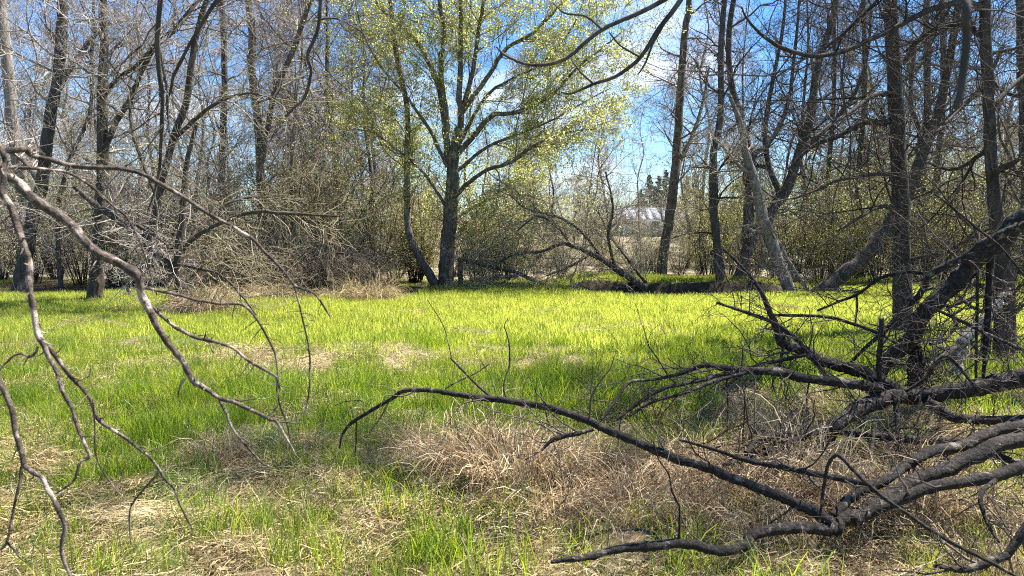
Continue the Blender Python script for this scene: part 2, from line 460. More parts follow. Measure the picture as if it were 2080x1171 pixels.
def scatter_leaves(g, pp, cnt, size, spread=.04):
    m, n, _ = pp.shape
    ip = np.repeat(np.arange(m), cnt); f = rng.random(m * cnt) ** .6 * (n - 1); i0 = np.minimum(f.astype(int), n - 2); w = (f - i0)[:, None]
    c = pp[ip, i0] * (1 - w) + pp[ip, i0 + 1] * w + rng.normal(size=(m * cnt, 3)) * spread
    g.leaves(c, size)
def S(cnt, t0, t1, ang, L, nseg, jit, trop, rr, rtip, **k):
    return dict(cnt=cnt, t0=t0, t1=t1, ang=ang, L=L, nseg=nseg, jit=jit, trop=trop, rr=rr, rtip=rtip, **k)
# usual twig recipes
BARE = lambda c1=16, L1=(.8, 2.4), rt=.0035: [
    S(c1, .08, 1, (35, 85), L1, 7, .2, .03, .45, rt * 2, rmax=.035),
    S(5, .15, 1, (25, 65), (-.3, -.6), 4, .22, .02, .6, rt * 1.3),
    S(4, .15, 1, (25, 70), (-.35, -.7), 3, .25, .0, .65, rt),
    S(3, .2, 1, (25, 70), (-.4, -.8), 2, .25, .0, .7, rt * .8)]

# ------------------------------------------------------------------ willow and its neighbours at the far edge
willow_limbs = [
 [(912,330,11.7),(902,240,10.1),(895,188,9.4),(872,130,7.8),(837,75,6.2),(775,17,5.5),(720,-60,3.1)],
 [(909,270,10.9),(898,164,8.6),(895,120,7.8),(902,68,7.0),(892,0,6.2),(880,-130,3.1)],
 [(936,260,10.9),(934,188,9.4),(936,102,7.8),(936,0,6.2),(940,-130,3.1)],
 [(940,225,8.6),(960,143,7.0),(973,61,6.2),(984,0,5.5),(1010,-120,2.3)],
 [(938,230,8.6),(997,147,7.0),(1032,96,6.2),(1083,68,5.5),(1141,7,3.9),(1200,-60,2.3)],
 [(932,310,10.1),(997,239,7.8),(1032,232,7.0),(1076,219,6.2),(1124,191,4.7),(1168,143,3.9),(1223,99,3.1),(1270,60,1.6)],
 [(922,400,7.8),(980,350,6.2),(1042,328,5.5),(1083,297,4.7),(1150,270,3.1),(1210,262,1.6)],
 [(905,420,5.5),(860,350,4.7),(800,300,3.9),(760,270,3.1),(720,262,1.6)],
 [(915,450,5.5),(965,420,4.7),(1010,400,3.9),(1060,395,3.1),(1110,410,1.6)],
 [(909,340,7),(870,260,5.5),(820,190,4.5),(770,130,3.5),(735,60,2.5),(715,-30,1.5)],
 [(928,300,6),(985,200,5),(1040,160,4),(1100,130,3),(1160,60,2.5),(1190,-10,1.5)],
 [(925,350,6),(990,300,5),(1060,270,4),(1130,240,3),(1200,200,2),(1240,180,1.2)],
]
willow_spec = [
 S(19, .22, 1, (20, 65), (.8, 2.2), 6, .14, .02, .38, .0055, rmax=.017),
 S(7, .15, 1, (20, 55), (-.35, -.65), 4, .18, -.02, .55, .004),
 S(4, .1, 1, (20, 60), (-.4, -.8), 3, .2, -.06, .65, .003)]
hero_tree('willow_tree', 'big many-limbed willow in yellow-green young leaf at the end of the clearing', None, 905, 21.8,
  [[(906,582,20),(908,520,18),(914,450,17),(918,380,15.5),(922,310,13),(932,262,10)],
   [(888,584,12),(874,561,11),(850,520,10),(833,482,9),(827,434,8),(827,307,7),(827,222,6),(806,113,6),(792,0,5),(785,-120,3)]],
  willow_limbs, willow_spec, M['bark_grey'], M['twig_olive'], (M['leaf_willow'], .062, 17, 2))

# ------------------------------------------------------------------ left side trees
hero_tree('bare_tree', 'straight grey-barked bare tree standing in green grass at the left', None, 193, 16.4,
  [extend_up([(193,612,19),(198,540,16),(204,450,15),(209,330,13),(207,200,11),(212,100,10),(210,0,9)])],
  [[(209,315,8),(232,255,7),(262,205,6.5),(290,140,6),(318,92,6),(380,30,5),(440,-60,3)],
   [(214,190,6),(240,160,5),(273,137,5),(300,110,4),(360,60,3)],
   [(205,420,6),(240,440,5),(300,470,4),(350,505,3)]],
  BARE(26, (.6, 2.0), .0024), M['bark_brown'], M['twig_pale'])
hero_tree('bare_tree', 'dark leaning bare tree at the left edge, right trunk of two', None, 42, 20.2,
  [extend_up([(42,588,19),(55,500,15),(70,420,14),(84,376,14),(102,239,13),(116,171,12),(124,68,12),(127,0,11)])],
  [[(116,190,8),(140,140,7),(170,100,6),(220,40,5)], [(84,376,7),(50,330,6),(10,300,5),(-40,280,4)]],
  BARE(20, (.8, 2.6), .0034), M['bark_dark'], M['twig_pale'])
hero_tree('bare_tree', 'furrowed grey tree leaning left at the very left edge', None, 60, 23,
  [extend_up([(64,575,15),(60,480,14),(45,380,13),(28,280,13),(18,160,13),(8,60,12),(2,0,12)])], [],
  BARE(20, (.8, 2.6), .0036), M['bark_silver'], M['twig_pale'])
hero_tree('bare_sapling', 'thin dark sapling just left of the straight grey tree', None, 124, 20.5,
  [extend_up([(124,584,6),(118,500,5),(120,420,5),(140,330,5),(182,230,4),(186,120,4),(190,0,3.5)], -300)], [],
  BARE(14, (.5, 1.4), .003), M['bark_dark'], M['twig_grey'])
# the crooked shrub-tree over the tan tussock
hero_tree('crooked_tree', 'broken leaning tree with arching branches above a tan grass tussock at left', None, 392, 14.6,
  [[(394,606,12),(370,581,12),(341,540,12),(307,503,12),(266,465,10),(205,424,8),(150,380,5)],
   [(300,492,9),(314,441,9),(328,376,8),(355,273,8),(379,205,8),(393,102,7),(410,30,6),(440,-70,5),(460,-250,3)],
   [(360,545,9),(364,500,9),(372,424,8),(380,330,6),(400,250,4)]],
  [([(359,522,7),(393,485,6),(444,455,5),(512,431,5),(580,434,4),(690,440,2.5)], -1.5),
   ([(362,520,6),(400,470,5),(450,420,4),(520,400,3),(610,410,2)], 1.5),
   ([(345,535,5),(400,545,4),(450,560,3),(490,600,2.5),(520,640,2)], -1.6),
   ([(372,575,5),(395,555,4),(430,530,3),(480,520,2)], .6),
   ([(352,285,6),(400,240,5),(440,210,4),(500,190,3),(560,200,2)], -.8),
   ([(318,400,5),(290,330,4),(270,270,4),(262,200,3)], .5)],
  [S(12, .1, 1, (25, 75), (.4, 1.5), 6, .2, -.03, .45, .005, rmax=.014),
   S(6, .1, 1, (25, 65), (-.35, -.65), 4, .22, -.03, .6, .0032),
   S(4, .15, 1, (25, 65), (-.4, -.8), 3, .25, -.02, .65, .0024)], M['bark_brown'], M['twig_olive'])
hero_tree('bare_tree', 'slim bare tree with a leaning limb behind the crooked tree', None, 530, 23,
  [extend_up([(534,575,11),(532,450,10),(527,290,9.5),(522,239,9),(512,154,9),(512,68,9),(505,0,8)])],
  [([(532,330,7),(553,205,7),(567,171,7),(598,96,6.5),(626,17,6),(660,-80,4)], -1)],
  BARE(22, (.8, 2.4), .0036), M['bark_grey'], M['twig_pale'])
hero_tree('bare_tree', 'dull straight bare tree left of the leaning limb', None, 452, 25,
  [extend_up([(452,570,9),(450,450,8.5),(452,300,8),(456,150,7),(450,0,7)])], [],
  BARE(22, (.8, 2.4), .0038), M['bark_dark'], M['twig_pale'])
# ------------------------------------------------------------------ right side trees
hero_tree('bare_tree', 'tall dark straight trunk beside the fallen branches, left of two big trunks at right', None, 1832, 10.9,
  [extend_up([(1832,690,24),(1833,610,19.5),(1830,450,18),(1824,300,16),(1817,150,15),(1808,0,13.5)], -900, 3)],
  [([(1800,191,7),(1773,195,6),(1722,232,5),(1687,253,4),(1640,290,2.5)], -1.2),
   ([(1802,253,8),(1756,249,7),(1705,277,6),(1653,297,5),(1600,345,3)], .8),
   ([(1838,130,6),(1860,90,5),(1900,60,4),(1950,-20,3)], -1),
   ([(1830,330,6),(1870,300,5),(1910,262,4),(1960,210,2)], 1),
   ([(1832,430,6),(1790,420,5),(1750,440,4),(1700,470,2)], -.6)],
  BARE(10, (.6, 2.3), .0022), M['bark_brown'], M['twig_dark'])
hero_tree('bare_tree', 'thick dark trunk near the right edge, right of two big trunks', None, 2034, 8.6,
  [extend_up([(2041,752,24),(2041,660,21.5),(2037,560,19.5),(2024,450,15),(2014,330,12),(2008,200,11),(2003,90,11),(2001,0,11)], -1250, 3),
   [(2002,715,10),(2006,640,10),(2016,560,10),(2024,480,8)]],
  [([(1998,20,8),(1961,5,7),(1892,20,7),(1817,56,6.5),(1760,84,6),(1700,108,6),(1646,114,5.5),(1585,96,5),(1544,68,4),(1517,38,3),(1506,15,2)], -.9),
   ([(1677,98,4),(1722,61,4),(1783,0,3),(1810,-40,2)], -.2),
   ([(1996,75,7),(1961,53,6),(1910,56,5),(1869,79,4),(1838,106,3)], .8),
   ([(2006,240,6),(2040,190,6),(2090,150,5),(2150,120,4)], .5),
   ([(2010,360,7),(2060,330,6),(2110,310,5)], -.6), ([(2008,300,6),(1970,330,5),(1930,345,4),(1880,330,2)], .9)],
  BARE(11, (.5, 2.2), .0019), M['bark_brown'], M['twig_dark'])
hero_tree('bare_tree', 'dark tree half cut off by the right edge behind the thick trunk', None, 2110, 12,
  [extend_up([(2108,660,22),(2100,500,20),(2092,300,18),(2084,150,16),(2080,0,15)], -420)], [],
  BARE(16, (.6, 2.6), .0024), M['bark_dark'], M['twig_dark'])
hero_tree('bare_tree', 'dark slender tree at the ditch, left of the twin-stemmed one', None, 1462, 20.2,
  [extend_up([(1463,592,12),(1456,492,10),(1449,400,10),(1450,307,9),(1463,239,8),(1465,102,7),(1472,0,6)])], [],
  BARE(26, (.6, 2.2), .0034), M['bark_dark'], M['twig_dark'])
hero_tree('bare_tree', 'smooth grey-brown tree standing behind the fallen trunk', None, 1345, 23,
  [extend_up([(1342,575,13),(1350,500,12),(1362,430,12),(1371,352,11),(1378,256,10),(1384,160,9),(1392,60,8),(1400,0,7)])],
  [([(1372,345,6),(1400,290,5),(1425,220,4),(1440,140,3)], 1)],
  BARE(24, (.7, 2.4), .0036), M['bark_grey'], M['twig_grey'])
hero_tree('twin_stemmed_tree', 'dark twin-stemmed tree forking into a V beside the leaning grey trunk', None, 1498, 21.3,
  [extend_up([(1497,580,17),(1513,533,15),(1518,475,13),(1523,390,12),(1526,320,10),(1500,240,8),(1480,120,7),(1490,0,6)]),
   extend_up([(1512,530,13),(1540,468,13),(1571,424,13),(1597,385,12),(1619,324,11),(1646,239,10),(1660,140,8),(1690,40,7)])],
  [([(1585,400,8),(1560,330,7),(1555,250,6),(1570,160,5),(1590,60,4),(1600,-60,3)], 1),
   ([(1620,320,7),(1680,260,6),(1730,200,5),(1760,120,4),(1770,20,3)], -1),
   ([(1526,320,7),(1570,280,6),(1600,210,5),(1615,100,4),(1625,-20,3)], 1.2)],
  BARE(16, (.8, 2.6), .0031), M['bark_dark'], M['twig_dark'])
hero_tree('dead_tree', 'bare silvery dead trunk leaning left at the right of the ditch', None, 1610, 19.4,
  [[(1609,600,16),(1585,544,15),(1564,486,15),(1547,434,14),(1538,390,12),(1527,350,11),(1513,307,9),(1506,256,7),(1480,190,4)],
   [(1643,594,6),(1620,560,5),(1599,527,5),(1571,475,5),(1555,450,4)]],
  [([(1530,360,5),(1495,330,4),(1470,300,3),(1440,270,2)], -.6)],
  BARE(10, (.4, 1.5), .003), M['bark_silver'], M['twig_grey'])
hero_tree('leaning_tree', 'grey-brown trunk leaning far right across behind the tall dark trunk', None, 1657, 19.2,
  [[(1657,600,19),(1705,564,18),(1756,523,17),(1790,479,16),(1815,441,15),(1851,376,14),(1875,307,13),(1903,239,11),(1925,140,9),(1945,20,8),(1960,-150,6),(1980,-350,3)]],
  [([(1860,350,7),(1870,280,6),(1850,200,5),(1860,90,4)], 1), ([(1890,270,7),(1940,230,6),(2000,170,5),(2040,90,4)], -1)],
  BARE(15, (.6, 2.4), .0032), M['bark_brown'], M['twig_dark'])
for px, d, rp, lab in ((1880, 22, 11, 'dark trunk right behind the tall straight trunk'), (1912, 24.5, 9, 'thin dark trunk between the two big right-hand trunks'),
                       (1752, 24, 8, 'slim straight trunk seen above the leaning grey-brown trunk'), (1690, 26, 7, 'slender trunk behind the V-shaped tree')):
    hero_tree('bare_tree', lab, None, px, d, [extend_up([(px, 572, rp), (px - 3, 470, rp * .9), (px - 8, 360, rp * .85), (px + 4, 200, rp * .7), (px + 2, 0, rp * .6)])], [],
              BARE(20, (.7, 2.2), .0036), M['bark_dark'], M['twig_dark'], (M['leaf_dark'], .06, 1, 2))

# ------------------------------------------------------------------ fallen trees on the far bank
hero_tree('fallen_tree', 'fallen mossy trunk slanting down to the ditch with twiggy crown', None, 1335, 20.4,
  [[(1342,598,9),(1307,584,9),(1282,566,9),(1251,546,8),(1225,529,7),(1200,516,6),(1166,501,5),(1138,496,4.5),(1102,511,3.5),(1077,514,2.5)]],
  [([(1335,602,4),(1300,560,4),(1270,520,3),(1240,480,3),(1215,430,2)], .8), ([(1250,545,4),(1235,480,3.5),(1245,420,3),(1230,350,2)], -1),
   ([(1225,529,4),(1180,470,3.5),(1130,440,3),(1070,425,2.5),(1040,400,2)], 1), ([(1200,516,3),(1160,540,3),(1110,560,2)], -1),
   ([(1160,500,4),(1130,460,3),(1090,440,3),(1050,470,2)], -.5)],
  [S(20, .1, 1, (20, 80), (.5, 1.6), 6, .22, .01, .5, .0045, rmax=.012), S(6, .1, 1, (20, 65), (-.35, -.65), 4, .24, 0, .6, .0035),
   S(3, .1, 1, (20, 65), (-.4, -.8), 3, .25, 0, .7, .003)], M['bark_dark'], M['twig_grey'], (M['leaf_olive'], .05, 1, 2), cat='fallen tree')
hero_tree('fallen_branch', 'long low dark branch sweeping from the willow foot towards the ditch', None, 960, 20.6,
  [[(935,525,5),(970,535,5),(1000,543,5),(1051,555,4.5),(1090,573,4),(1136,584,3.5),(1179,583,3),(1218,597,2)]],
  [([(1000,543,3),(1040,520,2.5),(1090,510,2)], .6), ([(1050,556,3),(1010,580,2.5),(960,590,1.5)], -.8)],
  [S(26, .05, 1, (20, 80), (.4, 1.3), 6, .22, .02, .5, .0045, rmax=.01), S(6, .1, 1, (20, 65), (-.35, -.65), 4, .24, 0, .6, .0035),
   S(3, .1, 1, (20, 65), (-.4, -.8), 3, .25, 0, .7, .003)], M['bark_dark'], M['twig_grey'], (M['leaf_olive'], .05, 1, 2), cat='branch')

# ------------------------------------------------------------------ near right: the tangle of dead limbs
def limbs_thing(name, label, cat, base, paths, bmat, tmat, spec, pname='branch', sides=8, group=None, knob=.07, tname='twig_spray', dk=1.0, thin=.78):
    t = thing(name, label, cat, base, group); src = []
    for q in paths:
        pts, d0, d1 = q
        p, r = path(pts, d0 * dk, d1 * dk, 3, .07); p, r = spline(np.column_stack([p, r]), 4, .015)
        r = r * (thin + rng.normal(size=len(r)) * .02); kn = rng.random(len(r)) < .06; r[kn] *= 1.15
        # closed ends
        p = np.vstack([p, p[-1] + (p[-1] - p[-2]) * .1]); r = np.concatenate([r, [r[-1] * .1]])
        g = Geo(); g.tubes(p, r, sides + 3, rough=.075); obj(pname, g.mesh(pname, base), bmat, t); src.append((p, r))
    if spec:
        g = Geo()
        for k, (pp, pr) in enumerate(fuzz([q for q in src if q[1].max() > .0095], spec, 30)): g.tubes(pp, pr, 4 if k == 0 else 3)
        obj(tname, g.mesh(tname, base), tmat, t)['kind'] = 'stuff'
    return t
tangle = [S(9, .05, 1, (30, 85), (.1, .5), 6, .2, .02, .4, .0022, rmax=.006), S(4, .1, 1, (25, 70), (-.3, -.6), 4, .22, .0, .6, .0015),
          S(2, .1, 1, (25, 70), (-.4, -.8), 3, .25, .0, .7, .0012)]
limbs_thing('fallen_tree', 'dark fallen crown of forking dead limbs lying over tan grass at lower right', 'fallen tree', on_ground(1690, 3.95), [
  ([(2130,850,16),(2080,865,16),(2029,875,15),(1961,904,15),(1892,918,15),(1858,935,14),(1807,969,14),(1739,1004,14),(1690,1050,12)], 4.9, 4.0),
  ([(2130,870,21),(2080,890,21),(2012,912,20),(1927,952,19),(1858,976,19),(1807,1010,18),(1756,1037,18),(1705,1061,20),(1687,1076,17),(1619,1072,16),(1534,1084,15),(1510,1110,15),(1455,1118,13),(1388,1104,13),(1322,1109,14),(1254,1116,11),(1185,1133,9),(1120,1142,5)], 4.5, 3.25),
  ([(2130,935,16),(2080,949,16),(2012,969,16),(1892,992,15),(1790,1031,15),(1735,1058,14)], 4.2, 3.9),
  ([(1690,1062,15),(1640,1035,14),(1585,1010,13),(1500,976,12.5),(1431,949,12),(1380,935,11.5),(1305,904,11),(1220,867,11),(1161,843,10),(1083,822,9),(980,809,8),(895,796,6.5),(827,793,6),(792,812,5),(724,853,5),(697,880,3.5),(690,910,2)], 3.9, 4.9),
  ([(1380,894,3),(1465,918,4.5),(1523,938,6),(1592,949,7),(1636,959,7.5),(1705,973,8),(1765,985,7)], 4.4, 4.05),
  ([(1664,1061,3),(1672,1000,4),(1681,949,4.5),(1701,925,5),(1740,962,5),(1790,1007,5.5),(1858,1055,5.5),(1927,1099,5),(2012,1143,5),(2090,1185,4)], 3.7, 3.3),
  ([(2130,1010,12),(2080,1078,12),(2046,1126,11),(2012,1140,12),(1960,1157,9),(1900,1150,5)], 3.5, 3.4),
  ([(2022,976,6),(1992,1007,6),(2005,1061,5),(2029,1102,3)], 4.0, 3.7),
  ([(1216,860,3.5),(1250,815,4),(1278,778,4),(1329,771,3)], 4.5, 4.7),
  ([(1205,873,5),(1165,883,6),(1127,891,5),(1100,915,3)], 4.3, 4.2),
  ([(1008,812,3),(977,790,3),(945,758,3),(915,728,2.2)], 4.7, 4.9),
  ([(1030,814,2.2),(1023,790,2.2),(1028,762,2.2),(1035,742,2.4),(1034,697,2),(1025,663,1.4),(1032,648,1)], 4.7, 4.9),
  ([(917,727,1.5),(909,691,1.3),(898,657,1.2),(868,609,.8)], 4.9, 5.1),
  ([(905,790,2),(930,775,2),(960,762,1.8),(997,738,1.2)], 4.8, 5.0),
  ([(724,850,2.5),(724,890,2.2),(722,920,1.4)], 4.9, 4.9),
  ([(790,815,2.2),(775,845,2),(750,880,1.4)], 4.9, 4.8),
  ], M['bark_dead'], M['twig_dark'], tangle, dk=.87)
limbs_thing('fallen_limb', 'heavy dark limb lying across the tangle with long curved side branches at right', 'fallen limb', on_ground(1900, 5.6), [
  ([(2140,740,26),(2080,766,25),(1995,785,23),(1900,800,21),(1830,802,20),(1773,766,17),(1722,747,16),(1670,733,15),(1640,715,14),(1592,697,13),(1580,674,11),(1564,636,8),(1547,595,6),(1517,554,4.5),(1469,506,2.5)], 5.4, 6.2),
  ([(1830,806,20),(1756,824,20),(1705,863,17),(1677,897,14),(1653,928,13),(1619,945,10),(1585,957,7)], 5.5, 4.6),
  ([(1705,866,14),(1636,883,13),(1585,907,11),(1517,931,9),(1470,945,5)], 5.1, 4.5),
  ([(1653,880,10),(1590,884,9),(1540,890,8),(1517,921,6)], 5.0, 4.5),
  ([(1705,877,10),(1817,890,10),(1927,897,10),(1978,906,9),(2050,935,9),(2120,945,9)], 5.1, 4.4),
  ([(1879,812,13),(1927,843,13),(1978,853,12),(2080,853,12),(2140,850,12)], 5.5, 5.3),
  ([(1790,790,13),(1715,778,13),(1636,769,12),(1585,757,11),(1482,750,9),(1431,743,7),(1380,760,5),(1329,771,3.5),(1278,776,2.5)], 5.4, 5.2),
  ([(1500,752,6),(1431,771,5.5),(1390,780,5),(1339,793,5),(1288,826,4.5),(1254,853,3)], 5.3, 4.9),
  ([(1520,756,5),(1450,775,5),(1390,798,4.5),(1322,819,4),(1278,846,3)], 5.3, 4.9),
  ([(1681,769,6),(1653,732,6),(1619,691,6),(1571,656,5),(1517,636,4.5),(1455,615,3)], 5.4, 5.8),
  ([(1831,703,4),(1790,680,4.5),(1739,660,4.5),(1670,643,4.2),(1564,641,3)], 5.6, 5.9),
  ([(1786,800,6),(1786,750,7),(1788,700,7),(1790,646,6)], 5.5, 5.5),
  ([(1776,860,5),(1770,930,4.5),(1763,1000,4),(1756,1078,3)], 5.0, 4.2),
  ([(1640,720,4),(1600,730,5),(1540,742,4.5),(1500,765,4),(1470,790,2)], 5.7, 5.5),
  ([(1592,705,4),(1585,735,4),(1578,765,3)], 5.8, 5.7),
  ([(1832,800,4),(1880,770,4),(1900,740,5),(1925,725,4),(1960,760,4),(1990,800,3)], 5.5, 5.3),
  ([(1860,880,4),(1852,920,4),(1830,930,3)], 5.2, 4.9),
  ([(1820,800,8),(1822,850,7),(1826,905,6),(1832,935,3)], 5.4, 5.0),
  ], M['bark_dead'], M['twig_dark'], [dict(tangle[0], cnt=15), tangle[1], tangle[2]], dk=.9)
limbs_thing('leaning_dead_trunk', 'thick black dead trunk slanting up to the right edge', 'dead tree', on_ground(1800, 6.0), [
  ([(1770,800,17),(1797,742,19),(1830,710,20),(1853,686,22),(1875,643,21),(1927,592,22),(1965,545,24),(2012,503,26),(2080,445,26),(2160,390,26),(2300,310,24)], 6.0, 5.4),
  ([(1722,744,4),(1756,708,5),(1807,663,6.5),(1855,612,7),(1875,588,8),(1892,557,9),(1960,521,10),(2012,486,11),(2080,458,12),(2160,420,12)], 5.9, 5.2),
  ([(1892,557,6),(1850,553,5),(1817,557,5),(1783,568,4.5),(1742,598,4),(1700,615,3.5),(1660,632,3)], 5.8, 6.2),
  ([(1740,600,3),(1741,630,2.5),(1735,665,1.5)], 6.0, 6.0),
  ([(1935,580,10),(1905,595,10),(1886,612,10),(1866,636,10),(1852,684,11)], 5.75, 5.95),
  ([(1853,690,16),(1856,730,15),(1856,785,16)], 6.0, 5.9), ([(1862,700,9),(1872,730,8),(1869,790,6)], 5.9, 5.8),
  ([(2012,520,9),(2010,580,9),(2005,663,8),(2000,720,6),(1997,770,4)], 5.6, 5.6),
  ([(1985,540,4),(1985,620,4),(1983,700,4),(1982,770,3)], 5.6, 5.5),
  ([(1814,595,3.5),(1860,615,4),(1910,633,4),(1995,674,4.2),(2080,713,4.5),(2150,745,4)], 5.7, 5.2),
  ([(2080,560,3),(2030,500,3),(1985,465,3.2),(1945,430,3),(1900,395,2)], 5.0, 5.2),
  ([(1925,625,5),(1980,605,5),(2030,598,4)], 5.7, 5.9), ([(1890,700,4),(1920,690,4),(1950,650,3)], 5.8, 6.1),
  ], M['bark_dead'], M['twig_dark'], [dict(tangle[0], cnt=14, L=(.15, .8)), tangle[1], tangle[2]], sides=10, thin=.74)
t = limbs_thing('peeled_limb', 'pale peeled limb with bark gone, propped below the thick trunk', 'fallen limb', on_ground(1950, 7.4), [
  ([(2010,640,11),(1992,662,12),(1957,690,12),(1944,728,12),(1947,755,12),(1952,790,12)], 7.6, 7.3)], M['bark_pale'], M['twig_dark'], None, sides=10, thin=.95)
limbs_thing('dead_branch', 'short grey dead branch running down-left from the pale peeled limb', 'branch', on_ground(1890, 7.3), [
  ([(1952,700,9),(1925,715,9),(1892,738,8),(1860,762,6)], 7.5, 7.2), ([(1930,712,5),(1905,705,5),(1890,722,4)], 7.4, 7.3)], M['bark_grey'], M['twig_dark'], None)
# torn white splinters on the thick trunk
g = Geo()
for k in range(26):
    f = k / 25; c = P(2046 - 36 * f + rng.normal() * 3, 588 + 48 * f + rng.normal() * 4, 8.1)
    e = c + np.array([rng.normal() * .03, -.03, rng.normal() * .035 + .01]); mid = (c + e) / 2 + rng.normal(size=3) * .01
    p, r = spline([np.append(c, .012), np.append(mid, .014), np.append(e, .004)], 3)
    g.tubes(p, r, 5)
base = on_ground(2034, 8.2)
tag(obj('torn_splinter', g.mesh('torn_splinter', (0, 0, 0)), M['torn_wood']), 'torn white wood splinters on the thick trunk near the right edge', 'splinter')

# ------------------------------------------------------------------ near left: tree whose branches hang into the picture
spurs = [S(30, .05, 1, (45, 95), (.008, .06), 3, .25, 0, .45, .0007, rmax=.0025)]
base = np.array([-2.6, 1.75, float(ground_z(-2.6, 1.75))])
lt = thing('overhanging_tree', 'sunlit grey-brown branches of a near tree hanging in from the left edge', 'tree', base)
src = []
def lbranch(pts, d0, d1=None, sides=9, name='branch', knob=.07, spur=True, mat='bark_cherry'):
    p, r = path(pts, d0, d1, 2, .24); p, r = spline(np.column_stack([p, r]), 3, .04)
    r = r * (.72 + rng.normal(size=len(r)) * .02); kn = rng.random(len(r)) < .1; r[kn] *= 1.22
    p = np.vstack([p, p[-1] + (p[-1] - p[-2]) * .1]); r = np.concatenate([r, [r[-1] * .1]])
    g = Geo(); g.tubes(p, r, sides + 2, rough=.06); obj(name, g.mesh(name, base), M[mat], lt)
    if spur: src.append((p, r))
tr = [np.append(base + np.array([0, 0, -.1]), .13), np.append(base + np.array([.02, 0, .8]), .1), np.append(base + np.array([.05, .05, 2.0]), .09),
      np.append(base + np.array([-.1, .3, 3.6]), .07), np.append(base + np.array([.1, .8, 5.4]), .05), np.append(base + np.array([0, 1.2, 7.5]), .02)]
p, r = spline(tr, 8, .03); g = Geo(); g.tubes(p, r, 12); obj('trunk', g.mesh('trunk', base), M['bark_cherry'], lt)
lbranch([(-1080,-60,26),(-700,60,22),(-350,180,19),(-120,270,17),(-10,335,14),(25,358,13.5),(51,388,13),(102,428,13),(184,499,12.5),(273,557,11),(286,598,11),(325,674,9.5),(359,718,8.5),(378,760,9),(410,783,7.5),(444,808,6),(500,828,5.5),(547,850,5),(566,862,4.5),(581,890,3.5),(601,925,2)], 1.75, 1.85)
lbranch([(-1080,-200,16),(-500,60,12),(-150,262,9),(-40,303,8),(10,306,9),(45,300,8),(60,312,7),(100,326,6.5),(170,342,6.5),(250,345,6),(320,370,5.5),(400,420,5.5),(468,457,5),(512,486,4.8),(564,537,4.2),(598,580,3.8),(635,595,3),(659,626,2.6),(671,643,2)], 1.75, 2.1)
lbranch([(598,580,3),(608,622,2.6),(622,680,2.4),(629,732,2.3),(629,780,2.2),(625,815,2),(617,842,1.4)], 2.05, 2.1)
lbranch([(-60,200,9),(-10,280,7),(10,320,7),(7,345,8),(7,390,9),(34,458,9),(48,492,9),(58,544,8.5),(65,622,8),(79,687,8),(100,725,6.5),(118,765,6),(143,826,5.5),(161,873,5),(181,925,4.5),(164,940,4),(150,976,3.5),(113,1003,2.5)], 1.6, 1.5)
lbranch([(79,687,6),(102,708,6),(137,756,5.5),(162,785,5),(184,812,5),(198,850,5),(253,891,4.5),(304,928,4),(325,959,4),(352,993,3.5),(369,1031,3),(391,1078,2)], 1.57, 1.7)
lbranch([(-200,520,12),(-60,690,9),(-10,755,8),(6,795,8),(31,870,7.5),(51,942,7),(85,976,6.5),(106,1010,6),(130,1072,5.5),(124,1130,5),(148,1180,3.5)], 1.5, 1.45)
lbranch([(44,948,4.5),(31,1017,4),(14,1102,4),(-10,1120,3)], 1.48, 1.45)
lbranch([(14,1100,3.5),(28,1118,3),(45,1138,1.5)], 1.45, 1.45)
lbranch([(51,950,3),(80,970,2.5),(113,988,2)], 1.48, 1.52)
lbranch([(188,812,2.5),(193,870,2.2),(195,928,2.2),(219,973,2),(256,1017,1.4)], 1.6, 1.66)
lbranch([(321,962,3),(280,1007,3),(266,1031,2.5),(264,1070,2.3),(266,1106,1.5)], 1.66, 1.66)
lbranch([(77,705,4),(60,725,3.5),(40,718,3),(15,735,3),(0,752,2.5),(-20,790,2)], 1.55, 1.55); lbranch([(60,722,2.5),(48,742,1.5)], 1.55, 1.55)
lbranch([(288,592,5),(335,650,5),(376,677,5),(427,694,4.5),(475,708,4.5),(506,735,4),(560,764,3.5),(563,790,2.8),(567,822,2.6),(581,856,2.2),(592,906,1.4)], 1.82, 1.9)
lbranch([(567,820,2.2),(555,835,2),(545,845,1.4)], 1.9, 1.9)
lbranch([(284,582,4.5),(342,595,4),(393,609,4),(444,617,4),(489,619,4),(519,646,3.5),(540,680,3.2),(560,725,3),(567,790,2.4)], 1.82, 2.0)
lbranch([(446,812,4.5),(458,839,4),(478,880,3.5),(506,914,3),(533,942,3),(552,950,2)], 1.85, 1.85)
lbranch([(-60,330,5),(0,342,5),(68,342,4.5),(137,352,4),(188,379,3.5),(225,415,3),(253,438,3),(282,485,2.5),(300,540,2),(318,600,1.5)], 1.9, 2.2)
lbranch([(478,812,3),(500,814,2.5),(522,810,1.8)], 1.87, 1.9); lbranch([(564,860,2.5),(590,858,2),(608,860,1.4)], 1.88, 1.9)
lbranch([(375,770,4),(365,790,3),(362,808,1.5)], 1.84, 1.84); lbranch([(264,590,4),(258,588,3),(262,598,2)], 1.8, 1.78)
lbranch([(418,680,2),(428,705,2),(434,718,3)], 1.85, 1.82)
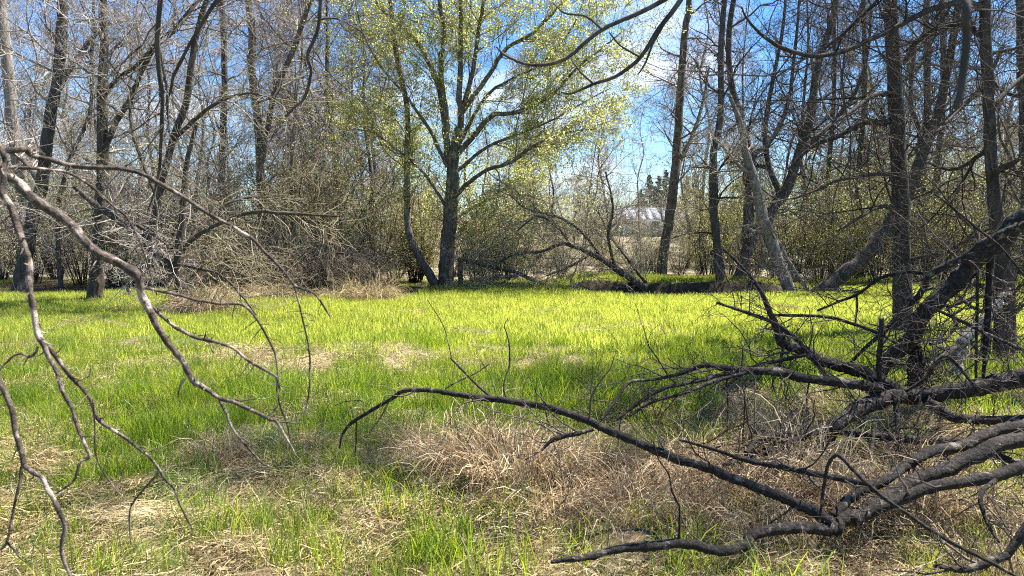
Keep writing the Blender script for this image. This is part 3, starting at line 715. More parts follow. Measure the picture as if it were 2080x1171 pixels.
# limbs that hang down from the same tree's upper crown
hi = [([(-500,-420,16),(-100,-330,13),(200,-230,11),(318,-120,9),(324,0,7),(318,96,6.5),(328,205,5.5),(325,307,4.5),(318,376,3),(300,430,1.5)], 3.0, 3.6),
      ([(322,92,4),(335,150,3.5),(341,230,3),(342,270,2)], 3.5, 3.5),
      ([(322,88,4),(345,70,4),(385,28,3.5),(430,-30,3)], 3.5, 3.8),
      ([(200,-330,9),(480,-240,8),(640,-110,6.5),(650,0,5),(645,58,4.5),(625,113,4.5),(632,143,4),(622,191,4),(600,218,3.5),(581,236,3)], 3.4, 3.8),
      ([(500,-240,6),(470,-60,5),(441,0,5),(403,58,4.5),(370,120,4.5),(352,160,4),(342,201,3)], 3.4, 3.6),
      ([(650,40,3),(690,40,2.5),(740,70,1.5)], 3.7, 3.8)]
for a, b_, c_ in hi: lbranch(a, b_, c_, 8, 'branch', .05, mat='bark_dark')
g = Geo()
for pp, pr in fuzz([q for q in src if np.linalg.norm(np.diff(q[0], axis=0), axis=1).sum() > .32], spurs, 40): g.tubes(pp, pr, 4)
tag(obj('spur_twigs', g.mesh('spur_twigs', base), M['bark_cherry'], lt), kind='stuff')
# finer twigs off the hanging limbs
g = Geo()
for k, (pp, pr) in enumerate(fuzz(src[-6:], [S(10, .3, 1, (30, 75), (.15, .6), 6, .2, -.04, .5, .0016, rmax=.004), S(4, .2, 1, (30, 70), (-.3, -.6), 4, .2, 0, .6, .0012)], 30)): g.tubes(pp, pr, 3)
obj('twig_spray', g.mesh('twig_spray', base), M['twig_dark'], lt)['kind'] = 'stuff'

# ------------------------------------------------------------------ near right tree whose twigs hang in from above
base = np.array([3.7, 2.6, float(ground_z(3.7, 2.6))])
lt = thing('overhanging_tree', 'slender dark twigs of a near tree curving down from the top of the picture', 'tree', base)
src = []
tr = [np.append(base + np.array([0, 0, -.1]), .15), np.append(base + np.array([.05, 0, 1.2]), .12), np.append(base + np.array([0, .1, 2.8]), .1),
      np.append(base + np.array([-.2, .2, 4.4]), .085), np.append(base + np.array([-.3, .1, 6.5]), .05), np.append(base + np.array([-.2, .1, 9]), .02)]
p, r = spline(tr, 8, .03); g = Geo(); g.tubes(p, r, 12); obj('trunk', g.mesh('trunk', base), M['bark_dark'], lt); trk = (p, r)
def rbranch(pts, d0, d1=None, knob=.08):
    p, r = path(pts, d0, d1, 7, knob)
    g = Geo(); g.tubes(p, r, 8); obj('branch', g.mesh('branch', base), M['bark_dark'], lt); src.append((p, r))
rbranch([(3000,-1150,20,2.7),(2500,-900,15,2.9),(2000,-480,10,3.0),(1600,-160,7,3.05),(1346,2,5),(1223,61,4.2),(1148,120,3.8),(1083,133,3.2),(1032,116,2.4),(1008,96,1.5)], 3.1, 3.3)
rbranch([(1223,60,2.6),(1190,34,2.4),(1148,27,2),(1124,8,1.4)], 3.15, 3.2)
rbranch([(2000,-480,9,3.0),(1650,-330,7,3.05),(1450,-110,6.2),(1383,0,5.2),(1339,58,4.6),(1301,116,4),(1254,154,3.6),(1206,171,3),(1161,190,2.2),(1140,188,1.4)], 3.1, 3.3)
rbranch([(1299,116,2.2),(1264,96,2),(1250,82,1.8),(1237,66,1.2)], 3.2, 3.2); rbranch([(1206,171,2),(1182,150,1.8),(1160,122,1.2)], 3.25, 3.25)
rbranch([(1370,15,2.6),(1330,82,2.4),(1310,130,2),(1296,152,1.3)], 3.15, 3.1)
rbranch([(2500,-900,10,2.0),(2150,-500,12,1.0),(1990,-140,9.5,.62),(1964,0,8.5),(1963,70,8.5),(1957,140,8.5),(1950,190,8.5),(1942,215,8),(1938,224,3)], .55, .55, .02)
g = Geo()
lv = fuzz([trk], [S(9, .45, 1, (35, 80), (1.2, 3.2), 8, .16, .03, .5, .006), S(8, .15, 1, (25, 65), (-.3, -.6), 5, .2, .02, .6, .004), S(5, .15, 1, (25, 65), (-.35, -.7), 3, .22, 0, .65, .003)], 24)
# keep the open view clear: drop growth that would pass close in front of the lens
for k, (pp, pr) in enumerate(lv):
    keep = (pp[:, :, 0] - 1.0 > pp[:, :, 1] * .62).all(1) | (pp[:, :, 2] > 1.9 + pp[:, :, 1] * .42).all(1)
    keep &= (np.linalg.norm(pp - np.array([0, 0, CAM_Z]), axis=2) > 1.2).all(1)
    g.tubes(pp[keep], pr[keep], (5, 4, 3)[k])
obj('crown', g.mesh('crown', base), M['twig_dark'], lt)

# ------------------------------------------------------------------ background tree and shrub kinds, then their copies
def kind_tree(name, H, r, lean, spec, bmat, tmat, leaf=None, fork=1):
    """a free-standing tree around the origin, built once"""
    t = thing(name, 'to be set', 'tree', (0, 0, 0)); src = []
    for f in range(fork):
        a = rng.random() * 6.28; c = []
        off = np.zeros(3); dirx = np.array([math.cos(a), math.sin(a), 0]) * (lean + .12 * (fork > 1) * (f + 1))
        for k in range(7):
            q = k / 6
            c.append(np.append(np.array([0, 0, -.15 + H * q * (1 - .1 * f)]) + dirx * H * q ** 1.2 + np.array([*rng.normal(size=2) * .09 * (k > 0), 0]) * (1 + k * .3), r * (1.25 if k == 0 else 1) * (1 - .82 * q)))
        p, rr = spline(c, 5, .04); g = Geo(); g.tubes(p, rr, 7); obj('trunk', g.mesh('trunk'), bmat, t); src.append((p, rr))
    lv = fuzz(src, spec, 24); g = Geo()
    for k, (pp, pr) in enumerate(lv): g.tubes(pp, pr, (5, 4, 3, 3)[k])
    obj('crown', g.mesh('crown'), tmat, t)
    if leaf:
        lm, size, cnt, frm = leaf; gg = Geo(); scatter_leaves(gg, lv[frm][0], cnt, size, .06); obj('leaves', gg.mesh('leaves', (0, 0, 0), False), lm, t)
    return t
def treespec(n1, L, rt, sh=True):
    return [S(n1, .08, 1, (35, 75), L, 7, .17, .06, .5, rt * 2, lshape=(lambda t: 1.15 - .6 * t), rmax=.05),
            S(6, .15, 1, (25, 60), (-.3, -.55), 4, .2, .05, .6, rt * 1.4),
            S(6, .15, 1, (25, 65), (-.35, -.7), 3, .22, .03, .65, rt),
            S(4, .2, 1, (25, 65), (-.4, -.8), 2, .22, .02, .7, rt * .8)]
kinds = {
 'pale': [kind_tree('bare_tree', 11.5, .09, .02, treespec(24, (1.4, 3.2), .0039), M['bark_silver'], M['twig_pale']),
          kind_tree('bare_tree', 10.5, .08, .07, treespec(26, (1.3, 3.0), .0039), M['bark_grey'], M['twig_pale']),
          kind_tree('bare_tree', 9.5, .065, .05, treespec(18, (1.2, 2.6), .0039), M['bark_grey'], M['twig_grey'], None, 2)],
 'dark': [kind_tree('bare_tree', 11.5, .085, .03, treespec(24, (1.3, 3.1), .0039), M['bark_dark'], M['twig_dark']),
          kind_tree('bare_tree', 10, .065, .06, treespec(14, (1.2, 2.6), .0039), M['bark_dark'], M['twig_grey'], None, 3)],
 'leafing': [kind_tree('leafing_tree', 8.5, .08, .05, treespec(20, (1.1, 2.6), .005), M['bark_dark'], M['twig_grey'], (M['leaf_olive'], .09, 3, 2), 2),
             kind_tree('leafing_tree', 7, .07, .03, treespec(22, (.9, 2.2), .005), M['bark_dark'], M['twig_dark'], (M['leaf_willow'], .085, 4, 2))],
}
def kind_shrub(name, n, H, spread, tmat, leaf, cat='shrub', trop=.0, rt=.004, L1=(.3, .9)):
    t = thing(name, 'to be set', cat, (0, 0, 0))
    a = rng.random(n) * 6.28; pp = np.zeros((n, 9, 3)); pp[:, 0, :2] = np.stack([np.cos(a), np.sin(a)], 1) * (rng.random(n) * .45 * spread)[:, None]
    pp[:, 0, 2] = -.08
    d = nrm(np.stack([np.cos(a) * spread * rng.uniform(.1, .9, n), np.sin(a) * spread * rng.uniform(.1, .9, n), np.ones(n)], 1)); hl = H * rng.uniform(.6, 1.15, n)
    for k in range(8):
        pp[:, k + 1] = pp[:, k] + d * (hl / 8)[:, None]; d = nrm(d + rng.normal(size=(n, 3)) * .1 + np.array([0, 0, trop * k * .12]))
    pr = np.linspace(1, .25, 9)[None] * rng.uniform(.008, .02, n)[:, None]
    g = Geo(); g.tubes(pp, pr, 5); obj('stems', g.mesh('stems'), M['bark_brown'], t)
    lv = fuzz((pp, pr), [S(9, .12, 1, (25, 75), L1, 5, .22, trop * .5, .5, rt * 1.3), S(5, .1, 1, (25, 70), (-.4, -.75), 3, .25, trop * .5, .65, rt)])
    g = Geo()
    for k, (a_, b_) in enumerate(lv): g.tubes(a_, b_, 3)
    obj('twigs', g.mesh('twigs'), tmat, t)
    if leaf:
        lm, size, cnt = leaf; gg = Geo(); scatter_leaves(gg, lv[1][0], cnt, size, .05); obj('leaves', gg.mesh('leaves', (0, 0, 0), False), lm, t)
    return t
shr = {
 'olive': [kind_shrub('leafing_shrub', 22, 2.6, .6, M['twig_pale'], (M['leaf_mid'], .055, 2)), kind_shrub('leafing_shrub', 25, 3.6, .45, M['twig_olive'], (M['leaf_mid'], .055, 3))],
 'bright': kind_shrub('leafing_shrub', 26, 2.8, .55, M['twig_grey'], (M['leaf_willow'], .055, 4)),
 'dark': [kind_shrub('leafing_shrub', 24, 3.2, .55, M['twig_olive'], (M['leaf_mid'], .06, 4)), kind_shrub('leafing_shrub', 22, 4.6, .4, M['twig_grey'], (M['leaf_mid'], .06, 4))],
 'bare': [kind_shrub('bare_shrub', 40, 2.6, .9, M['twig_red'], None, trop=-.5, rt=.0042, L1=(.3, 1.0)), kind_shrub('bare_shrub', 38, 2.0, 1.0, M['twig_red'], None, trop=-.6, rt=.0042, L1=(.3, .9))],
}
used = set()
def reach(d, H):   # tall enough to fill the view at that distance
    return min(.33 * d + 2.2, 14.0) / H * rng.uniform(.9, 1.1)
def place(proto, px, d, sc, label, group, rz=None, sink=0):
    loc = on_ground(px, d); loc[2] -= sink; rz = rng.random() * 6.28 if rz is None else rz
    if proto.name not in used:
        used.add(proto.name); proto.location = loc; proto.rotation_euler = (0, 0, rz); proto.scale = (sc,) * 3
        tag(proto, label, None, group); return proto
    return dup(proto, loc, rz, sc, label, group)
# tall trees just outside the frame at right; their crowns shade the near grass
tall = kind_tree('tall_tree', 15.5, .17, .02, [S(20, .58, 1, (40, 80), (1.6, 3.0), 7, .16, .05, .5, .01), S(6, .15, 1, (25, 60), (-.3, -.55), 4, .2, .04, .6, .007),
                 S(5, .15, 1, (25, 65), (-.35, -.7), 3, .22, .02, .65, .006)], M['bark_brown'], M['twig_grey'], (M['leaf_olive'], .1, 3, 2))
for x, y, lab in ((6.95, 9.3, 'tall tree just outside the right edge, its high crown shading the middle grass'), (7.5, 7.9, 'tall tree outside the right edge, its high crown shading the near grass')):
    o = place(tall, 1040, 5, 1.0, lab, 'tall trees outside the right edge'); o.location = (x, y, float(ground_z(x, y)))
# left wood
GL = ('bare grey-twigged tree in the wood behind the left edge of the clearing', 'bare trees of the left wood')
for k, (px, d) in enumerate([(-160, 20), (-40, 26), (30, 31), (95, 27), (160, 34), (250, 24), (290, 31), (400, 29), (480, 33), (570, 29), (600, 38), (655, 26), (730, 33), (330, 21.5), (420, 20.5), (610, 23.5)]):
    place(kinds['pale'][k % 3], px, d, reach(d, 10.5), *GL)
for k, (px, d) in enumerate([(630, 27), (685, 24.5), (720, 28), (755, 25.5), (660, 34)]):
    place(kinds['dark'][1 - k % 2], px, d, reach(d, 10.5), 'dark many-stemmed bare tree between the left wood and the willow', 'dark trees left of the willow')
for k, (px, d) in enumerate([(800, 33), (860, 39), (960, 34), (1010, 31), (1070, 42), (1100, 34)]):
    place(kinds['dark'][k % 2], px, d, rng.uniform(.75, 1.0), 'dark bare tree standing behind the willow', 'bare trees behind the willow')
for k, (px, d) in enumerate([(240, 29), (160, 40), (560, 44), (790, 42), (300, 50), (40, 50), (660, 52), (450, 42)]):
    place(kinds['leafing'][k % 2], px, d, rng.uniform(.7, .95), 'small tree coming into pale green leaf deep in the left wood', 'leafing trees of the left wood')
# gap in the middle
place(kinds['pale'][1], 1228, 38, .95, 'tall pale forked tree against blue sky in the middle gap', None)
place(kinds['pale'][0], 1302, 44, .72, 'thin straight tree against blue sky just left of the shed', None)
for k, (px, d) in enumerate([(1125, 36), (1180, 33), (1215, 50), (1395, 30)]):
    place(kinds['pale'][(1, 2, 0)[k % 3]], px, d, rng.uniform(.55, .75), 'slim grey bare tree in the gap between the willow and the ditch trees', 'slim trees in the middle gap')
place(kinds['leafing'][1], 1168, 44, .62, 'small bright yellow-green tree right of the willow crown', None)
# right wood
GR = ('dark bare tree in the wood along the right of the clearing', 'bare trees of the right wood')
for k, (px, d) in enumerate([(1418, 34), (1540, 32), (1640, 30), (1770, 33), (1890, 34), (1980, 29), (2060, 24), (2130, 22), (1500, 44), (1700, 46), (1830, 45), (1940, 42), (2240, 18)]):
    place(kinds['dark' if k % 3 else 'pale'][k % 2], px, d, reach(d, 11.0), *GR)
for k, (px, d) in enumerate([(1560, 38), (1660, 33), (1730, 30), (1800, 40), (1860, 27), (1930, 31), (2000, 25), (2070, 30), (1980, 38), (1480, 36)]):
    place(kinds['leafing'][k % 2], px, d, rng.uniform(.65, .9), 'small tree coming into green leaf deep in the right wood', 'leafing trees of the right wood')
# understorey
for k, (px, d) in enumerate([(-80, 21.5), (0, 24), (60, 22.5), (110, 25), (165, 22), (230, 21), (280, 25), (330, 22.5), (390, 24), (440, 22), (500, 25), (560, 23), (610, 26), (660, 22.5), (710, 24), (760, 22.4), (800, 25), (845, 23.6), (120, 30), (220, 33), (320, 31), (420, 34), (520, 31), (620, 33), (720, 31), (0, 33), (800, 30), (870, 33), (930, 27)]):
    place(shr['olive'][k % 2], px, d, rng.uniform(.8, 1.15), 'twiggy shrub with sparse olive leaf buds under the left wood', 'leafing shrubs under the left wood')
for k, (px, d) in enumerate([(840, 23.8), (965, 22.6), (1000, 23.4), (1035, 22.8), (1060, 26)]):
    place(shr['bright'], px, d, rng.uniform(.75, 1.0), 'bright yellow-green leafing shrub close beside the willow trunk', 'bright shrubs beside the willow trunk')
for k, (px, d) in enumerate([(1090, 25), (1140, 23), (1180, 27), (1225, 24), (1290, 25), (1330, 28), (1380, 24), (1420, 26), (1110, 28), (1250, 29), (1310, 23), (1400, 30), (1200, 32)]):
    place(shr['olive'][k % 2], px, d, rng.uniform(.36, .55), 'low twiggy shrub on the bank in front of the pale field', 'low shrubs on the bank')
for k, (px, d) in enumerate([(1440, 23.5), (1480, 25), (1530, 23), (1570, 25), (1620, 22.5), (1665, 24), (1700, 22), (1740, 23.4), (1785, 22), (1825, 24), (1870, 21.5), (1915, 22.5), (1960, 21), (2005, 22), (2050, 20), (2100, 19.5), (2150, 21), (1560, 31), (1650, 31), (1740, 32), (1830, 30), (1920, 33), (2010, 30), (2100, 28)]):
    place(shr['dark'][k % 2], px, d, rng.uniform(.7, 1.05), 'twiggy shrub with small light green leaves under the right wood', 'leafing shrubs under the right wood')
for k, (px, d, sc) in enumerate([(440, 19.2, .55), (500, 19.0, .6), (560, 18.8, .62), (620, 18.9, .62), (675, 19.0, .58), (725, 19.4, .5), (480, 20.4, .8), (545, 20.6, .85), (615, 20.6, .85), (680, 20.8, .75), (735, 21, .6), (400, 20.2, .7)]):
    place(shr['bare'][k % 2], px, d, sc, 'brown leafless bush in the thicket at the meadow edge, left of the willow', 'bushes of the brown thicket')
for k, (px, d) in enumerate([(1215, 48), (1240, 56), (1296, 52), (1375, 54), (1395, 46), (1430, 52), (1170, 58), (1120, 52), (1080, 60)]):
    place(shr['dark' if k % 2 else 'olive'][k % 2], px, d, rng.uniform(.8, 1.05), 'twiggy bush out in the pale field in front of the shed', 'bushes in front of the shed')
# far tree line beyond the field
for k, (px, d) in enumerate([(1085, 78), (1130, 74), (1175, 80), (1220, 84), (1425, 78), (1470, 80), (1395, 90), (1265, 92), (1310, 95), (1355, 92), (1040, 80), (990, 76), (1520, 78), (1060, 95), (1110, 100), (1150, 92), (1195, 98), (1240, 100), (1290, 104), (1335, 108), (1400, 104), (1450, 98), (1500, 104), (1010, 100), (960, 95), (900, 100), (1560, 100), (840, 95)]):
    place(shr['dark' if k % 2 else 'olive'][1], px, d, rng.uniform(.7, 1.0) if px < 1250 else rng.uniform(1.0, 1.5), 'distant bush at the far side of the pale field', 'far bushes beyond the field')
def conifer():
    t = thing('conifer', 'to be set', 'tree', (0, 0, 0)); H = 7.5
    g = Geo(); p, r = spline([(0, 0, -.1, .14), (0, 0, H * .5, .08), (0, 0, H, .01)], 5); g.tubes(p, r, 7); obj('trunk', g.mesh('trunk'), M['bark_dark'], t)
    pp, pr = grow(p[None], r[None], 90, .08, 1, (75, 105), (1.6, 2.1), 4, .05, -.03, .3, .012, lambda q: 1.08 - q)
    c2, r2 = grow(pp, pr, 14, .1, 1, (30, 60), (-.2, -.4), 2, .1, -.03, .6, .012)
    g = Geo(); g.tubes(pp, pr, 3); g.tubes(c2, r2 * 1.2, 3); scatter_leaves(g, c2, 5, .16, .05); obj('crown', g.mesh('crown', (0, 0, 0), False), M['needle'], t)
    return t
cf = conifer()
for px, d, sc in ((1318, 96, 1.0), (1336, 92, .95), (1352, 98, 1.1), (1392, 94, .95), (1410, 99, 1.05), (1300, 104, .8), (1440, 95, .85)):
    place(cf, px, d, sc, 'dark evergreen behind the grey-roofed shed', 'evergreens behind the shed')

# ------------------------------------------------------------------ shed beyond the field
def box(x0, x1, y0, y1, z0, z1):
    V = [(x, y, z) for z in (z0, z1) for y in (y0, y1) for x in (x0, x1)]
    return np.array(V), np.array([(0, 1, 3, 2)[::-1], (4, 5, 7, 6), (0, 1, 5, 4), (2, 3, 7, 6)[::-1], (0, 2, 6, 4)[::-1], (1, 3, 7, 5)])
bd = 82.0; bl = on_ground(1345, bd); z0 = bl[2]
shed = thing('shed', 'low shed with pale grey metal roof beyond the field, seen through branches', 'building', bl)
W0, W1, D, EV, RG = -4.8, 4.6, 6.0, 1.9, 3.1
g = Geo()
for b4 in ((W0, W1, 0, .15, -.3, EV), (W0, W0 + .15, .15, D, -.3, EV), (W1 - .15, W1, .15, D, -.3, EV), (W0, W1, D, D + .15, -.3, EV)): g.add(*box(*b4))
g.add([(W0 + .02, 0, EV), (W0 + .02, D + .15, EV), (W0 + .02, D / 2, RG - .05), (W1 - .02, 0, EV), (W1 - .02, D + .15, EV), (W1 - .02, D / 2, RG - .05)], T=[(0, 1, 2), (3, 5, 4)])
obj('wall', g.mesh('wall', (0, 0, 0), False), M['barn_wall'], shed)
g = Geo(); npan = 12
rf = None
for k in range(npan):
    xa = W0 - .4 + (W1 - W0 + .8) * k / npan; xb = W0 - .4 + (W1 - W0 + .8) * (k + 1) / npan - .02
    gm = Geo()
    for s, (ya, yb) in enumerate(((-.45, D / 2), (D + .6, D / 2))):
        za = EV - .12; zb = RG
        V = [(xa, ya, za), (xb, ya, za), (xb, yb, zb), (xa, yb, zb), (xa, ya, za + .06), (xb, ya, za + .06), (xb, yb, zb + .06), (xa, yb, zb + .06)]
        gm.add(V, Q=[(0, 3, 2, 1), (4, 5, 6, 7), (0, 1, 5, 4), (1, 2, 6, 5), (2, 3, 7, 6), (3, 0, 4, 7)])
    if rf is None:
        rf = obj('roof', gm.mesh('roof', (0, 0, 0), False), M['roof_metal'], shed)
    else: obj('roof_panel', gm.mesh('roof_panel', (0, 0, 0), False), M['roof_metal'], rf)
g = Geo(); g.add(*box(1.2, 3.4, -.05, -.004, -.2, 1.7)); obj('door', g.mesh('door', (0, 0, 0), False), M['barn_door'], shed)
for x in (-3.6, -1.2):
    g = Geo(); g.add(*box(x, x + .9, -.04, -.004, .9, 1.6)); obj('window', g.mesh('window', (0, 0, 0), False), M['barn_door'], shed)

# ------------------------------------------------------------------ grasses
def ribbons(g, base, pts, width, tint):
    """pts (m,n,3) centre lines -> tapering flat blades"""
    m, n, _ = pts.shape
    d = nrm(pts[:, -1] - pts[:, 0] + 1e-6); side = nrm(np.cross(d, rng.normal(size=(m, 3))))[:, None, :]
    w = width[:, None] * np.linspace(1, .12, n)[None] ** .7
    V = np.stack([pts - side * w[:, :, None] / 2, pts + side * w[:, :, None] / 2], 2).reshape(m, n * 2, 3)
    b = np.arange(m)[:, None] * n * 2; i = np.arange(n - 1)[None] * 2
    Q = np.stack([b + i, b + i + 1, b + i + 3, b + i + 2], -1).reshape(-1, 4)
    g.add(V, Q=Q, tint=np.repeat(tint, n * 2))
def blade_patch(nb, R, hmin, hmax, w, lean, bend, nseg=3):
    g = Geo(); a = rng.random(nb) * 6.28; q = R * np.sqrt(rng.random(nb))
    pts = np.zeros((nb, nseg + 1, 3)); pts[:, 0, 0] = np.cos(a) * q; pts[:, 0, 1] = np.sin(a) * q; pts[:, 0, 2] = -.02
    b = rng.random(nb) * 6.28; ln = rng.uniform(0, lean, nb)
    d = nrm(np.stack([np.cos(b) * ln, np.sin(b) * ln, np.ones(nb)], 1)); h = rng.uniform(hmin, hmax, nb)
    bd = np.stack([np.cos(b), np.sin(b), -np.ones(nb) * .5], 1) * (bend * rng.random(nb))[:, None]
    for k in range(nseg):
        pts[:, k + 1] = pts[:, k] + d * (h / nseg)[:, None]; d = nrm(d + bd)
    ribbons(g, None, pts, w * rng.uniform(.6, 1.3, nb), rng.random(nb)); return g
def straw_patch(nb, R, lmin, lmax, w, hz):
    g = Geo(); n = 4; pts = np.zeros((nb, n, 3))
    pts[:, 0] = np.column_stack([rng.uniform(-R, R, (nb, 2)), rng.random(nb) * hz])
    b = rng.random(nb) * 6.28; d = np.stack([np.cos(b), np.sin(b), rng.normal(size=nb) * .22 + .08], 1); L = rng.uniform(lmin, lmax, nb)
    for k in range(n - 1):
        pts[:, k + 1] = pts[:, k] + d * (L / (n - 1))[:, None]; d = nrm(d + rng.normal(size=(nb, 3)) * .3 + np.array([0, 0, -.06]))
    pts[:, :, 2] = np.maximum(pts[:, :, 2], .004); ribbons(g, None, pts, w * rng.uniform(.6, 1.4, nb), rng.random(nb)); return g
def tussock_patch(nb, R, H, w, droop=.55):
    g = Geo(); n = 7; pts = np.zeros((nb, n, 3)); a = rng.random(nb) * 6.28; q = R * np.sqrt(rng.random(nb))
    pts[:, 0] = np.stack([np.cos(a) * q, np.sin(a) * q, -.03 + 0 * a], 1); b = a + rng.normal(size=nb) * .7
    d = nrm(np.stack([np.cos(b) * rng.uniform(.05, .9, nb), np.sin(b) * rng.uniform(.05, .9, nb), np.ones(nb)], 1)); L = H * rng.uniform(.7, 1.7, nb); f = droop * rng.uniform(.3, 1.6, nb)
    for k in range(n - 1):
        pts[:, k + 1] = pts[:, k] + d * (L / (n - 1))[:, None]
        d = nrm(d + np.stack([np.cos(b) * .15, np.sin(b) * .15, -1 + 0 * b], 1) * (f * (.25 + .2 * k))[:, None] + rng.normal(size=(nb, 3)) * .13)
    pts[:, 1:, 2] = np.maximum(pts[:, 1:, 2], .01); ribbons(g, None, pts, w * rng.uniform(.5, 1.4, nb), rng.random(nb)); return g
def scatter(name, protos, mat, xy, scl, tilt, label, cat, zoff=0.0, sclz=None, lie=False):
    c = bpy.data.collections.new(name + '_patches')
    for k, g in enumerate(protos):
        me = g.mesh('%s_patch_%02d' % (name, k), (0, 0, 0), False); me.materials.append(mat)
        c.objects.link(bpy.data.objects.new('%s_patch_%02d' % (name, k), me))
    nP = len(xy); z = ground_z(xy[:, 0], xy[:, 1]) + zoff
    me = mesh_from(name, np.column_stack([xy, z]))
    a = me.attributes.new('rot', 'FLOAT_VECTOR', 'POINT')
    rot = np.column_stack([rng.normal(size=nP) * tilt, rng.normal(size=nP) * tilt, rng.random(nP) * 6.28]); 
    if lie:     # follow the slope of the ground
        e = .25; gx_ = (ground_z(xy[:, 0] + e, xy[:, 1]) - ground_z(xy[:, 0] - e, xy[:, 1])) / (2 * e); gy_ = (ground_z(xy[:, 0], xy[:, 1] + e) - ground_z(xy[:, 0], xy[:, 1] - e)) / (2 * e)
        for k in range(nP):
            qt = Vector((0, 0, 1)).rotation_difference(Vector((-gx_[k], -gy_[k], 1)).normalized())
            rot[k] = (qt.to_matrix() @ Matrix.Rotation(rot[k, 2], 3, 'Z')).to_euler()
    a.data.foreach_set('vector', rot.astype(np.float32).ravel())
    a = me.attributes.new('scl', 'FLOAT_VECTOR', 'POINT'); sz = scl if sclz is None else sclz
    a.data.foreach_set('vector', np.column_stack([scl, scl, sz]).astype(np.float32).ravel())
    a = me.attributes.new('pick', 'INT', 'POINT'); a.data.foreach_set('value', rng.integers(0, len(protos), nP).astype(np.int32))
    o = obj(name, me, mat); tag(o, label, cat, kind='stuff')
    ng = bpy.data.node_groups.new(name + '_scatter', 'GeometryNodeTree')
    ng.interface.new_socket('Geometry', in_out='INPUT', socket_type='NodeSocketGeometry'); ng.interface.new_socket('Geometry', in_out='OUTPUT', socket_type='NodeSocketGeometry')
    N, L_ = ng.nodes, ng.links; gi = N.new('NodeGroupInput'); go = N.new('NodeGroupOutput'); ci = N.new('GeometryNodeCollectionInfo'); ip = N.new('GeometryNodeInstanceOnPoints')
    ci.inputs['Collection'].default_value = c; ci.inputs['Separate Children'].default_value = True; ci.inputs['Reset Children'].default_value = True
    def na(nm, ty):
        q = N.new('GeometryNodeInputNamedAttribute'); q.data_type = ty; q.inputs['Name'].default_value = nm; return q.outputs['Attribute']
    L_.new(gi.outputs[0], ip.inputs['Points']); L_.new(ci.outputs[0], ip.inputs['Instance']); ip.inputs['Pick Instance'].default_value = True
    L_.new(na('pick', 'INT'), ip.inputs['Instance Index']); L_.new(na('rot', 'FLOAT_VECTOR'), ip.inputs['Rotation']); L_.new(na('scl', 'FLOAT_VECTOR'), ip.inputs['Scale'])
    L_.new(ip.outputs[0], go.inputs[0])
    md = o.modifiers.new('scatter', 'NODES'); md.node_group = ng
    return o
def field(n, y0, y1, dens, half=.78, margin=1.2):
    """random points in the strip the place shows, thinned by dens(x, y)"""
    y = np.sqrt(rng.uniform(y0 ** 2, y1 ** 2, n)); x = rng.uniform(-1, 1, n) * (y * half + margin)
    k = rng.random(n) < dens(x, y); return np.column_stack([x, y])[k]
def in_ditch(x, y):
    cy = 19.2 + .5 * np.sin(x * .9)
    return (smooth(1.3, 2.2, x) * (1 - smooth(6.2, 8, x))) * ((y > cy - .95) & (y < cy + 1.5))
def greenness(x, y):
    gmask = smooth(.36, .5, fbm(x * .55 + 3, y * .75 + 20, 4)) * (.5 + .5 * smooth(3.6, 5.0, y + .6 * np.sin(x * 1.3)))
    mid = smooth(8.5, 13, y)
    bare = smooth(.66, .74, fbm(x * .5 + 31, y * .9 + 2, 3))          # worn straw patches out in the meadow
    mound = np.exp(-(((x - .75) / 1.7) ** 4 + ((y - 4.15) / .75) ** 4))   # the slumped tan grass
    lush = np.exp(-(((x + 2.4) / 2.7) ** 4 + ((y - 6.2) / 1.25) ** 4)) * smooth(.3, .46, fbm(x * 1.3, y * 1.3 + 4, 3))
    gmask = np.maximum(gmask, lush)
    return np.clip((gmask * (.75 + .25 * mid) + mid * .8) * (1 - mid * bare * .8) * (1 - .8 * mound) * (1 - .4 * (1 - smooth(3.9, 5.0, y))), .2, 1)
def edge(x, y):   # where the meadow ends under the trees
    lim = np.where(x < -2.2, 19.0 + 1.2 * np.sin(x * .7), np.where(x < 1.5, 22.5, 24.0))
    return 1 - smooth(-.6, 1.4, y - lim)
gd = lambda x, y: greenness(x, y) * (1 - in_ditch(x, y)) * np.maximum(edge(x, y), .04)
near_p = [blade_patch(80, .17, .1, .27, .0062, .35, .35) for _ in range(6)]
far_p = [blade_patch(190, .34, .07, .155, .0105, .45, .35, 2) for _ in range(5)]
xy = field(7600, 2.2, 11.5, lambda x, y: gd(x, y) * (1 - smooth(6.5, 11.5, y))); h = .75 + .6 * fbm(xy[:, 0] * 1.1, xy[:, 1] * 1.1 + 7, 3)
scatter('green_grass', near_p, M['grass_near'], xy, h * rng.uniform(.6, 1.05, len(xy)), .1, 'fresh green grass blades growing through the straw up close', 'grass')
xy = field(8200, 6.5, 25, lambda x, y: gd(x, y) * smooth(6.5, 9.5, y)); scatter('meadow_grass', far_p, M['grass'], xy, rng.uniform(.7, 1.1, len(xy)), .08, 'bright sunlit green grass covering the open clearing', 'grass')
sd = lambda x, y: np.clip(1.15 - .75 * greenness(x, y), .12, 1) * (1 - in_ditch(x, y)) * np.maximum(edge(x, y), .25)
st_p = []
for _ in range(5):
    g = straw_patch(1700, .36, .03, .13, .0048, .05); g2 = straw_patch(70, .36, .15, .34, .004, .07)
    g.add(np.concatenate(g2.V), Q=np.concatenate(g2.Q), tint=np.concatenate(g2.A)); st_p.append(g)
